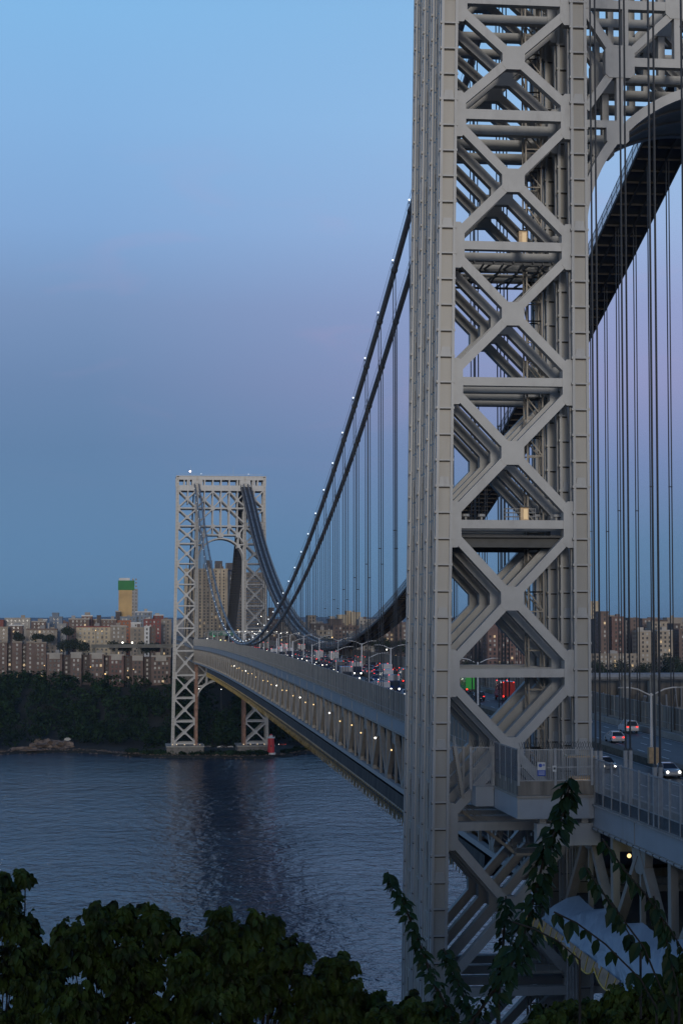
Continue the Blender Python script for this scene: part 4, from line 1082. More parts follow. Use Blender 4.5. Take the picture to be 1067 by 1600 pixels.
def building(x0, x1, ytop, D, wall, label, depth=18, yb=None, roof='flat', cornice=None, bay=3.6, floor=3.4, lit=.02, blind=.16, base=None, side=True, wins=True, turn=0):
    a = at(x0, ytop, D); c = at(x1, ytop, D); W = abs(a.y-c.y); yc = (a.y+c.y)/2; ztop = a.z
    zb = base if base is not None else hM(a.x+2, yc)-2
    H = ztop-zb
    r = empty('building', (a.x, yc, zb), turn); tag(r, label, 'building')
    b = MB(); b.box(0, depth, -W/2, W/2, 0, H-.6); b.build('wall', WMt[wall], r)
    b = MB(); b.box(-.35, depth+.3, -W/2-.3, W/2+.3, H-.6, H-.2); b.box(-.25, .25, -W/2-.2, W/2+.2, H-.2, H+.5); b.box(.3, depth, -W/2, -W/2+.3, H-.2, H+.5); b.box(.3, depth, W/2-.3, W/2, H-.2, H+.5)
    b.build('roof', WMt[cornice] if cornice else WMt[wall], r)
    rg = random.Random(int(x0*13+ytop*7+D))
    if W > 9:
        for k in range(1 if W < 20 else 2):
            b = MB(); yy = rg.uniform(-W/2+3, W/2-3); xx = rg.uniform(3, depth-3); hw = rg.uniform(1.2, 2.6); b.box(xx-hw, xx+hw, yy-hw, yy+hw, H-.2, H+rg.uniform(1.5, 3.4)); b.build('roof_hut', WMt[rg.choice(['tan','pale','grey','brown brick'])], r)
    if wins:
        nb = max(1, int((W-1.5)/bay)); nf = max(1, int((H-2.5)/floor)); vis0 = max(0, nf-int((D*70/F)/floor)-1)
        lst = [(j, i) for j in range(nf-1, -1, -1) for i in range(nb)]
        st = [MB(), MB(), MB()]; cnt = 0
        for j, i in lst:
            y = -W/2+(W-nb*bay)/2+(i+.5)*bay; z = H-2.9-(nf-1-j)*floor-.3
            if z < .6: continue
            q = rg.random(); k = 3 if q < lit else (2 if q < lit+blind else rg.choice((0, 1)))
            cnt += 1
            if cnt <= 99:
                o = bpy.data.objects.new('window', WINM[k]); COL.objects.link(o); o.parent = r; o.location = (0, y, z)
            else: st[{3:2,2:1}.get(k,0)].box(-.15,.06,y-.75,y+.75,z,z+1.9)
        if cnt > 99:
            bb = MB(); bb.v = []; 
            for mi, s_ in enumerate(st): bb.mi = mi; bb.add(s_.v, s_.f)
            o = bb.build('window_rows', [M['glass'], M['blind'], M['litwin']], r); o['kind'] = 'stuff'
        if side:
            bb = MB(); ns = int((depth-2)/4)
            for s in (-1, 1):
                for j in range(nf):
                    z = H-3.2-(nf-1-j)*floor
                    if z < .6: continue
                    for i in range(ns): bb.box(2+i*4, 3.4+i*4, s*W/2-.06, s*W/2+.06, z, z+1.8)
            if bb.v: o = bb.build('side_windows', M['glass'], r); o['kind'] = 'stuff'
    return r
def fire_escape(r, y, z0, z1):
    b = MB(); z = z0; k = 0
    while z < z1:
        b.box(-1.3, -.02, y-1.5, y+1.5, z, z+.1); b.box(-1.3, -1.22, y-1.5, y+1.5, z+.9, z+1.0)
        b.bar((-.7, y-1.2 if k % 2 else y+1.2, z), (-.7, y+1.2 if k % 2 else y-1.2, z+3.4), .35, .12); z += 3.4; k += 1
    b.build('fire_escape', M['dark'], r)
def city():
    B = building
    # front row: brick block at the left edge, in lobes
    for i, (a, c, yt, w_) in enumerate(((-18,0,1002,'brown brick'),(0,12,1003,'brown brick'),(12,20,1006,'dark brick'),(20,35,1003,'brown brick'),(35,42,1007,'dark brick'),(42,54,1003,'brown brick'),(54,73,1004,'brown brick'))):
        r = B(a, c, yt, 1480+(0 if w_ == 'brown brick' else 5), w_, ('brown brick apartment block wing, %s from the left edge above the woods' % ['cut off and outermost','first whole','second, recessed and','third','fourth, recessed and','fifth','last and broadest'][i]), depth=22, bay=3.3, blind=.35, lit=.04, cornice='tan' if w_ == 'brown brick' else None)
        if w_ == 'dark brick': fire_escape(r, 0, 10, 34)
    for i, (a, c, yt, w_, cn) in enumerate(((74,98,1021,'brown brick','pale'),(98,111,1024,'dark brick',None),(111,128,1020,'brown brick','pale'),(128,141,1024,'dark brick',None),(141,163,1021,'brown brick','pale'),(163,171,1025,'dark brick',None),(171,194,1023,'red brick','pale'),(194,207,1026,'dark brick',None),(207,224,1024,'brown brick','tan'),(224,237,1027,'dark brick',None),(237,267,1025,'brown brick','pale'))):
        nm = ['first','second','third','fourth','fifth','sixth','seventh','eighth','ninth','tenth','eleventh'][i]
        r = B(a, c, yt, 1452 if cn else 1460, w_, '%s low brick house from the left in the row above the woods, %s' % (nm, 'pale cornice' if cn else 'dark and recessed'), depth=16, bay=3.0, cornice=cn, blind=.4, lit=.03, base=38)
        if cn:
            k = at((a+c)/2, yt, 1452); b = MB(); h = (at(0, yt, 1452).z-38); b.box(-.5, .0, -4, 4, h-4.2, h-.6); b.build('pale_band', WMt['pale'], r)
    # middle rows
    L2 = [(120,173,979,1600,'cream','long cream apartment house with rust cornice left of the far tower','dull red'),(173,198,978,1600,'tan','tan apartment house right of the long cream one','pale'),(204,226,981,1600,'tan','separate tan apartment house below the grey podium','beige'),
          (42,90,983,1620,'tan','long tan apartment house in the middle row at left','brown brick'),(0,13,980,1640,'beige','beige house at the left edge of the middle row',None),(-16,-2,979,1640,'white','white house cut by the left edge',None),
          (15,36,977,1660,'brown brick','brown house with a white wall beside it, middle row left','white'),(90,104,975,1650,'grey','grey house end between the tan and cream blocks',None),(226,234,979,1590,'white','narrow white house right of the tan houses',None),(234,244,980,1600,'brown brick','narrow brown house next to the narrow white one',None),
          (8,48,966,1780,'pale','pale flat-roofed house on the skyline at far left',None),(50,72,971,1760,'brown brick','brown house on the skyline right of the pale flat-roofed one','pale'),(-14,6,969,1760,'dull red','dull red house at the left skyline edge',None),
          (60,74,968,1800,'white','white rooftop house on the left skyline',None),(78,98,964,1850,'slate','slate grey block with stepped roof on the left skyline',None),(82,92,958,1860,'slate','slate upper block rising behind the stepped roof',None),
          (108,140,967,1750,'brown brick','brown school-like block left of the striped tower','pale'),(128,145,962,1770,'red brick','red brick block with white cap left of the yellow tower','white'),(145,182,968,1780,'brown brick','long low brown block under the yellow tower','pale'),(152,158,962,1775,'dark brick','chimney-like dark block on the long low brown one',None),
          (181,188,955,1880,'dark brick','dark brick shaft touching the yellow tower left side','pale'),(183,205,970,1790,'orange','orange low building at the foot of the yellow tower',None),
          (212,238,956,1860,'slate','slate block with white upper storey right of the yellow tower','white'),(188,214,964,1850,'slate','slate podium beneath the yellow tower',None),(225,252,968,1800,'dull red','dull red building right of the podium',None),(240,256,961,1880,'dull red','dull red upper block near the far tower left leg','white'),(252,268,968,1850,'tan','tan block beside the far tower left leg',None),
          (205,220,973,1700,'white','small white stair tower below the slate block',None)]
    for a, c, yt, D, w_, lab, cn in L2: B(a, c, yt, D, w_, lab, cornice=cn, bay=3.6, blind=.2, lit=.02, wins=(D < 1700 or c-a > 12), side=D < 1700)
    # yellow and green tower
    a = at(186, 903, 1900); c = at(216, 903, 1900)
    def zt(y): return at(200, y, 1900).z
    r = empty('building', (a.x, (a.y+c.y)/2, 45)); tag(r, 'tall slab tower, yellow blank wall with a bright green top', 'building')
    W = a.y-c.y; z = lambda y: zt(y)-45
    b = MB(); b.box(0, 16, W/2-13.2, W/2, 0, z(922)); b.build('yellow_wall', WMt['yellow'], r)
    b = MB(); b.box(.6, 15, -W/2, W/2-13.25, 0, z(920)); b.build('grey_wing', WMt['grey'], r)
    b = MB(); b.box(-.4, 14, W/2-15.6, W/2+.6, z(922)+.05, z(907)); b.build('green_top', WMt['green'], r)
    b = MB(); b.box(.5, 8, W/2-11, W/2-.2, z(907), z(903)); b.build('roof_cap', WMt['white'], r)
    for j in range(11):
        for i in range(2):
            b = MB(); b.box(.45, .62, -W/2+1.1+i*3, -W/2+2.6+i*3, z(965)+3+j*3.4, z(965)+4.8+j*3.4); b.build('window', M['glass'], r)
    # big apartment slabs behind the far tower
    def slab(x0, x1, yt, D, lab, wall, balc):
        r = B(x0, x1, yt, D, wall, lab, depth=26, bay=3.9, floor=3.05, lit=.03, blind=.12, cornice=wall, side=False)
        return r
    r = slab(289, 356, 889, 1900, 'huge tan apartment slab behind the far tower arch', 'cream', False)
    for i in range(8):
        y = -20+i*5.7; b = MB(); b.box(-.5, -.02, y-.35, y+.35, 0, at(0,889,1900).z-47); b.build('pilaster', WMt['tan'], r)
    r2 = slab(365, 417, 895, 1930, 'second apartment slab with dark balcony rows behind the far tower right leg', 'tan', True)
    for lo, hi, rr in ((-10.5, 4, r2), (10, 16, r2)):
        for j in range(24):
            b = MB(); z_ = at(0,895,1930).z-(hM(at(380,895,1930).x+2,0)-2)-3.2-j*3.05; b.box(-1.4, -.02, lo, hi, z_-1.2, z_); b.build('balcony', WMt['slate'], rr)
    r3 = slab(356, 365, 891, 1935, 'narrow end wall of balconies between the two big slabs', 'slate', True)
    for x0_, x1_, yt_, lab in ((322,332,875,'left'),(337,348,876,'middle'),(354,366,879,'right')):
        a = at(x0_, yt_, 1905); c = at(x1_, yt_, 1905); r = empty('rooftop_plant', (a.x+5, (a.y+c.y)/2, at(0,889,1900).z-.2)); tag(r, 'dark rooftop plant block, %s one on the tan slab' % lab, 'plant block')
        b = MB(); Wp = (a.y-c.y)/2; b.box(-2, 12, -Wp, Wp, 0, a.z-at(0,889,1900).z); b.build('louvred_wall', WMt['dark brick'], r)
        b = MB()
        for k in range(6): y = -Wp+(k+.5)*Wp/3; b.box(-2.12, -2.0, y-.25, y+.25, .5, a.z-at(0,889,1900).z-.5)
        b.build('louvre', M['dark'], r)
    # skyline between the towers
    L3 = [(481,494,962,2000,'tan','small tan tower on the skyline between the cables'),(528,541,961,2000,'cream','lower left wing of the cream block between the cables'),(541,549,955,2010,'cream','tallest cream core block between the cables'),(549,563,957,2000,'cream','right wing of the cream block between the cables'),
          (421,428,950,1980,'brown brick','brown church-like tower right of the far tower'),(418,440,968,1900,'brown brick','brown block right of the far tower'),(440,478,973,1880,'tan','long tan row on the skyline right of the far tower'),(486,520,975,1850,'dark brick','dark long row below the small tan tower'),
          (495,520,985,1700,'beige','beige house above the traffic, left of the trees'),(520,560,978,1820,'brown brick','brown row below the cream block'),(560,590,968,1950,'pale','pale long low house right of the cream block'),(566,600,975,1800,'beige','beige row left of the dark cable platform'),
          (440,470,988,1640,'tan','tan house just above the traffic near the cables'),(470,495,991,1620,'brown brick','brown house just above the traffic near the cables'),(545,566,990,1650,'tan','tan house above the lorries'),
          (590,640,981,1500,'brown brick','brown brick block with lit windows left of the near tower'),(640,700,978,1540,'brown brick','brown brick block hidden behind the near tower columns'),(700,760,985,1600,'dark brick','dark block seen through the near tower bracing, left'),
          (760,832,990,1480,'red brick','red brick block seen through the near tower bracing'),(840,905,985,1560,'brown brick','brown block seen behind the inner columns'),
          (921,934,940,1700,'cream','tall cream-topped tower just right of the near tower'),(929,941,968,1560,'dark brick','dark slab right of the cream-topped tower'),(938,950,956,1500,'brown brick','slim plain brown tower at right'),(955,975,964,1510,'red brick','red brick tower with two window stripes at right'),(975,984,970,1530,'grey','grey recessed bay between the red brick towers'),(984,997,966,1520,'brown brick','brown tower left of the beige terraces'),
          (996,1018,986,1480,'beige','beige block with a bright cornice, left of the pair'),(1018,1026,992,1500,'dark brick','dark gap block between the beige pair'),(1026,1051,985,1480,'beige','beige block with a bright cornice, right of the pair'),(1051,1062,975,1560,'dark brick','dark tower near the right edge'),(1060,1085,984,1490,'brown brick','brown block cut by the right edge'),
          (1003,1030,967,1700,'brown brick','brown skyline block above the beige pair'),(1018,1042,972,1650,'beige','pale skyline block behind the beige pair'),(1040,1070,976,1680,'tan','tan skyline block at the right edge'),(920,1000,1022,1450,'tan','long low tan house below the brown towers'),(950,965,962,1640,'tan','tan block peeping between the brown towers')]
    for a, c, yt, D, w_, lab in L3:
        blank = 'cream' in lab and 'between the cables' in lab
        B(a, c, yt, D, w_, lab, wins=not blank and (c-a) > 6, bay=3.5, blind=.3, lit=.04 if D < 1600 else .02, side=D < 1560, cornice='pale' if 'cornice' in lab else None)
    # filler skyline roofs further back
    rg = random.Random(21); x = -20; k = 0
    pl = ['far to the left','left of the yellow tower','near the yellow tower','left of the far tower','behind the far tower','between the towers','behind the near tower','right of the near tower']
    while x < 1080:
        wd = rg.uniform(10, 26); D = rg.uniform(1950, 2350); yt = rg.uniform(965, 975)
        building(x, x+wd, yt, D, rg.choice(['brown brick','tan','pale','dark brick','grey','red brick']), 'small distant %s rooftop on the skyline %s, %s' % (['low','narrow','broad','tall'][k%4], pl[min(7, int((x+20)/138))], ordi(k+1)+' from the left'), wins=False, side=False)
        TALLY[k] = 1; COL.objects[-1]
        for o in reversed(COL.objects):
            if o.name.startswith('building') and o.parent is None: o['group'] = 'distant rooftops %s' % pl[min(7, int((x+20)/138))]; break
        x += wd*rg.uniform(.8, 1.5); k += 1
city()
def viaduct():
    r = empty('road_viaduct', (1262, 80, 62)); tag(r, 'grey elevated ramp left of the far tower behind trees', 'viaduct')
    b = MB(); b.box(-6, 6, -54, 8, 6.3, 8.2); b.build('deck_slab', M['dimconc'], r)
    b = MB(); b.box(-6.4, -6.05, -54, 8, 7.8, 8.9); b.build('parapet', M['dimconc'], r)
    for y in range(-45, 9, 17): b = MB(); b.box(-2, 2, y-1, y+1, -24, 6.3); b.build('pillar', M['dimconc'], r)
    r = empty('bridge_abutment', (SPAN+205, 0, 40)); tag(r, 'massive stone anchorage behind and under the far tower', 'abutment')
    b = MB(); b.box(-16, 40, -24, 24, -12, 29.5); b.build('block', M['rustcol'] if False else M['stone'], r)
    b = MB(); b.box(-17, 40, -25, 25, 29.5, 31); b.build('coping', M['conc'], r)
    # approach flyover roof and green gantry signs
    r = empty('gantry_sign', (SPAN+150, -8, 72)); tag(r, 'green overhead road sign on the far approach', 'road sign')
    b = MB(); b.box(-.1, .1, -9, 9, 5.8, 9.2); b.build('sign_board', M['signg'], r)
    b = MB()
    for y in (-9.5, 9.5): b.box(-.2, .2, y-.2, y+.2, 0, 10)
    b.box(-.2, .2, -9.7, 9.7, 9.3, 9.7); b.build('gantry', M['galv'], r)
    b = MB()
    for z in (7, 8.1): b.box(-.14, -.1, -6, -1, z-.2, z+.2); b.box(-.14, -.1, 1, 5.5, z-.2, z+.2)
    b.build('lettering_bars', M['whitep'], r)
viaduct()
def shore_lamps():
    rg = random.Random(31)
    pts = [(403,972),(392,978)]
    cnt = {}
    for (x, y, D, mm, rr) in [(105,992,1590,'headl',.5),(192,1004,1460,'headl',.9),(207,1004,1460,'headl',.9),(165,1053,1445,'warm',.8),(200,1048,1448,'warm',.5),(209,1046,1448,'warm',.5),(142,1042,1446,'amber',.4),(70,1040,1478,'warm',.5),(150,985,1592,'warm',.5),(160,986,1592,'warm',.5),
              (440,1000,1350,'warm',.5),(452,998,1380,'headl',.5),(471,1000,1350,'warm',.6),(427,1003,1330,'warm',.5),(519,996,1500,'warm',.7),(541,998,1450,'warm',.9),(604,1015,1400,'headl',.7),(618,1024,1380,'warm',.5),(335,994,1320,'greenl',.5),(372,984,1330,'warm',.5),(398,990,1320,'headl',.5),(403,975,1420,'headl',.6),(408,963,1500,'headl',.5),(414,950,1500,'warm',.5),(345,1000,1290,'yelg',.6),(352,1001,1290,'warm',.5),(324,998,1290,'headl',.5),
              (937,1018,1440,'headl',.5),(720,1024,1420,'headl',.6),(475,1105,1180,'warm',.01),(311,1076,1120,'headl',.35),(346,1077,1180,'headl',.3)]:
        if rr < .05: continue
        p = at(x, y, D); zb = max(hM(p.x, p.y), 0) if p.x > 1110 else 0
        if p.x < 1262 and abs(p.y) < 19 and p.z > 60: zb = 72
        if p.z-zb < 1: zb = p.z-4
        if p.z-zb > 22: zb = p.z-12
        r = empty('street_lamp', (p.x, p.y, zb)); cnt[mm] = cnt.get(mm, 0)+1; tag(r, ('distant %s street light ' + ('by the left houses' if x < 260 else ('by the far tower' if x < 430 else 'over the far traffic')) + ', %s of its colour' % ordi(cnt[mm])) % {'headl':'white','warm':'warm yellow','amber':'amber','greenl':'green','yelg':'yellow-green'}[mm], 'street lamp', 'distant %s street lights' % mm)
        b = MB(); b.tube([(0,0,0),(0,0,p.z-zb)], .14, 5); b.build('post', M['dark'], r)
        b = MB(); b.ball((0,0,p.z-zb), rr*.68, 8, 5); b.build('bulb', M[mm], r)
shore_lamps()
def lighthouse():
    p = at(423.5, 1177, 1238); r = empty('lighthouse', (p.x, p.y, 2.0)); tag(r, 'small red lighthouse with white top on the far shore', 'lighthouse')
    b = MB(); b.tube([(0,0,0),(0,0,1.2)], 3.0, 14); b.build('base', M['whitep'], r)
    b = MB(); b.tube([(0,0,1.2),(0,0,10.6)], [2.3, 2.05], 18); b.build('tower_shaft', M['red'], r, smooth=False)
    b = MB(); b.tube([(0,0,10.6),(0,0,11.0)], 2.7, 16)
    for k in range(10): t = k*math.pi/5; b.box(2.6*math.cos(t)-.05, 2.6*math.cos(t)+.05, 2.6*math.sin(t)-.05, 2.6*math.sin(t)+.05, 11, 11.9)
    b.build('gallery', M['whitep'], r)
    b = MB(); b.tube([(0,0,11),(0,0,12.4)], 1.15, 10); b.build('lantern', M['whitep'], r); b = MB(); b.tube([(0,0,12.4),(0,0,13.3)], [1.35, .1], 10); b.build('roof', M['red'], r)
    b = MB(); b.box(-2.32,-2.2,-.35,.35,5,6.2); b.build('window', M['glass'], r)
    for k, (px, py, D, c) in enumerate(((345,1167,1300,'white'),(360,1166,1302,'silver'),(325,1168,1298,'grey'),(350,1169,1297,'black'),(441,1163,1302,'red'))):
        p = at(px, py, D); pr, new = car('car', c); o = pr if new else copy_tree(pr); o.location = (p.x, p.y, hM(p.x, p.y)+.05); o.rotation_euler = (0,0,1.4)
        for ch in list(o.children):
            if ch.name.startswith(('taillight',)) and k < 4: bpy.data.objects.remove(ch)
            elif ch.name.startswith('headlight') and k < 4: bpy.data.objects.remove(ch)
        tag(o, '%s car parked on the far shore between the tower piers' % c if k < 4 else 'red car with lit lamps on the shore right of the lighthouse', 'car')
        if 'group' in o: del o['group']
lighthouse()

# ------------------------------------------------------------------ vegetation
def cliff_shade_woods():  # out-of-view tree band, added to block low western light from the tower foot
    rg = random.Random(4); b = MB()
    for _ in range(420):
        x = rg.uniform(-330, -225); y = rg.uniform(-330, 420); g = hN(x, y); r = rg.uniform(3.5, 6)
        for q in (.55, .9): leaf_clump(b, (x, y, g+14*q), r, r*.9, 60, 1.3, rg)
    tag(b.build('cliff_shade_woodland', M['wood']), 'dense unseen cliff-top trees behind the viewpoint, added to shade the tower foot', 'woodland', kind='stuff')

def leaf_clump(b, c, rx, rz, n, size, rg):
    """many small leaf faces in the outer half of an ellipsoid"""
    for _ in range(n):
        while True:
            u = Vector((rg.uniform(-1,1), rg.uniform(-1,1), rg.uniform(-.75,1)))
            if .1 < u.length <= 1: break
        u = u.normalized()*(.62+.42*rg.random())
        p = Vector((c[0]+u.x*rx, c[1]+u.y*rx, c[2]+u.z*rz)); s = size*rg.uniform(.6, 1.3)
        a = Vector((rg.uniform(-1,1), rg.uniform(-1,1), rg.uniform(-1,1))).normalized(); n2 = (u+a*.8).normalized()
        t = n2.cross(a).normalized()*s; v = n2.cross(t).normalized()*s
        b.add([p-t, p-v*.6, p+t*.9, p+v*.7], [(0,1,2,3)])
def woodland():
    rg = random.Random(5); b = MB()
    for _ in range(1500):
        x = rg.uniform(1106, 1330); y = rg.uniform(-420, 240)
        s = x-shoreX(y)
        if s < 10: continue
        if abs(y) < 34 and x < 1105: continue
        if s > 185 and rg.random() < .5: continue
        if -44 < y < -28 and x < 1125: continue
        if 92 < y < 122 and s < 32: continue
        h = hM(x, y); r = rg.uniform(4, 7.5); hh = rg.uniform(7, 13)
        if s > 150: hh *= .75
        if abs(y) < 22 and s > 60 : hh *= .8
        leaf_clump(b, (x, y, h+hh-r*.5), r, r*.95, 85, 1.15, rg)
    for _ in range(260):
        y = rg.uniform(-75, 60); x = shoreX(y)+rg.uniform(3, 11); r = rg.uniform(1, 2.1)
        if abs(y+35.5) < 4: continue
        leaf_clump(b, (x, y, hM(x, y)+r*.5), r*1.3, r*.8, 40, .6, rg)
    o = b.build('woodland', M['wood']); tag(o, 'dark wooded hillside above the far river bank', 'woodland', kind='stuff')
    print('woodland faces', len(b.f))
woodland()
cliff_shade_woods()
def trees():
    rg = random.Random(8)
    L4 = [(118,1005,1500,6),(100,1006,1510,7),(131,1008,1500,6),(181,1008,1470,5.5),(198,1010,1466,5),(225,1010,1475,6),(240,1009,1480,5),(108,985,1560,5),(585,1003,1470,6),(600,1006,1460,7),(626,1008,1450,7),(1045,1030,1450,7),(480,1002,1500,5),(492,1003,1490,5),(512,1001,1520,5),(930,1040,1425,7),(970,1042,1420,8),(1010,1041,1425,8),(1052,1040,1420,8),(60,994,1600,5),(30,993,1600,5),(76,996,1590,5),(650,1040,1400,8),(735,1038,1410,8),(790,1040,1400,8),(860,1040,1405,8)]
    for i, (px, py, D, r_) in enumerate(L4):
        p = at(px, py, D); g = hM(p.x, p.y); r = empty('tree', (p.x, p.y, g-.5)); h = max(6, p.z-g)
        b = MB(); b.tube([(0,0,0),(0,0,h*.6),(.4,.3,h*.95)], [.5,.35,.12], 6)
        for k in range(5): t = k*1.3; b.tube([(0,0,h*.5),(r_*.6*math.cos(t), r_*.6*math.sin(t), h*.8)], [.2,.06], 4)
        b.build('trunk', M['bark'], r)
        b = MB()
        for k in range(5): leaf_clump(b, (rg.uniform(-.5,.5)*r_, rg.uniform(-.6,.6)*r_, h+rg.uniform(-.3,.3)*r_), r_*.7, r_*.55, 150, .6, rg)
        leaf_clump(b, (0,0,h-.2*r_), r_*.9, r_*.7, 250, .6, rg)
        b.build('crown', M['tree'], r)
        where = 'between the apartment rows left of the far tower' if px < 280 else ('above the traffic between the towers' if px < 640 else ('behind the near tower bracing' if px < 900 else 'below the brown towers at right'))
        tag(r, 'round dark tree %s, %s from the left' % (where, ordi(1+sum(1 for q in L4 if q[0] < px))), 'tree', 'dark trees %s' % where)
trees()
def rocks():
    rg = random.Random(9)
    def rock(px, py, D, sx, sy, sz, lab):
        p = at(px, py, D); b = MB(); b.ball((0,0,0), 1, 30, 20)
        vs = []
        for v in b.v:
            v = Vector(v); f = .95+.55*noise.noise(v*1.7+Vector((px,0,0)))+.4*noise.noise(v*4.3+Vector((px,1,0))); vs.append((v.x*sx*f, v.y*sy*f, v.z*sz*f))
        b.v = vs; o = b.build('rock_outcrop', M['rock'], loc=(p.x, p.y, max(.3, hM(p.x,p.y)))); tag(o, lab, 'rock')
    rock(70, 1152, 1318, 8, 9, 6, 'larger brown rock outcrop on the wooded far bank'); rock(100, 1158, 1312, 7, 8, 4.2, 'smaller brown rock outcrop right of the larger one')
    rock(40, 1168, 1300, 4, 9, 1.8, 'low flat rock at the water edge left of the outcrops')
    b = MB()
    for _ in range(2600):
        y = rg.uniform(-420, 200); x = shoreX(y)+rg.uniform(-1, 6.5); s = rg.uniform(.3, 1.0); z = max(0, hM(x, y))
        c = Vector((x, y, z)); vs = [c+Vector((rg.uniform(-1,1)*s, rg.uniform(-1,1)*s*1.4, rg.uniform(-.3,1)*s*.8)) for _ in range(5)]
        b.add(vs, [(0,1,2),(0,2,3),(0,3,4),(1,2,4),(2,3,4),(0,1,4)])
    tag(b.build('riprap', M['rock']), 'rough brown stones along the far waterline', 'stones', kind='stuff')
    b = MB(); b.add([(.0, 2.2*math.cos(t*math.pi/5)*(1+.2*math.sin(t*3)), 1.1*math.sin(t*math.pi/5)) for t in range(10)]+[(.3, 2.2*math.cos(t*math.pi/5), 1.1*math.sin(t*math.pi/5)) for t in range(10)], [tuple(range(10))]+[(i,(i+1)%10,10+(i+1)%10,10+i) for i in range(10)])  # flat pale plate set on the smaller outcrop
    p = at(106, 1155, 1303.5); o = b.build('pale_stone', M['blind'], loc=(p.x, p.y, p.z)); tag(o, 'pale patch of stone on the smaller outcrop', 'stone')
rocks()
def leaf(b, p, d, n, ln, wd):
    """a pointed leaf folded along its midrib, from p along d"""
    s = d.cross(n).normalized(); m = p+d*ln*.5-n*ln*.03; t = p+d*ln - n*ln*.1
    q1, q2 = p+d*ln*.22+s*wd*.42+n*wd*.16, p+d*ln*.22-s*wd*.42+n*wd*.16
    q3, q4 = p+d*ln*.55+s*wd*.46+n*wd*.15-n*ln*.03, p+d*ln*.55-s*wd*.46+n*wd*.15-n*ln*.03
    m1 = p+d*ln*.25
    b.add([p, q1, m1, q2, q3, m, q4, t], [(0,2,1),(0,3,2),(1,2,5,4),(2,3,6,5),(4,5,7),(5,6,7)])
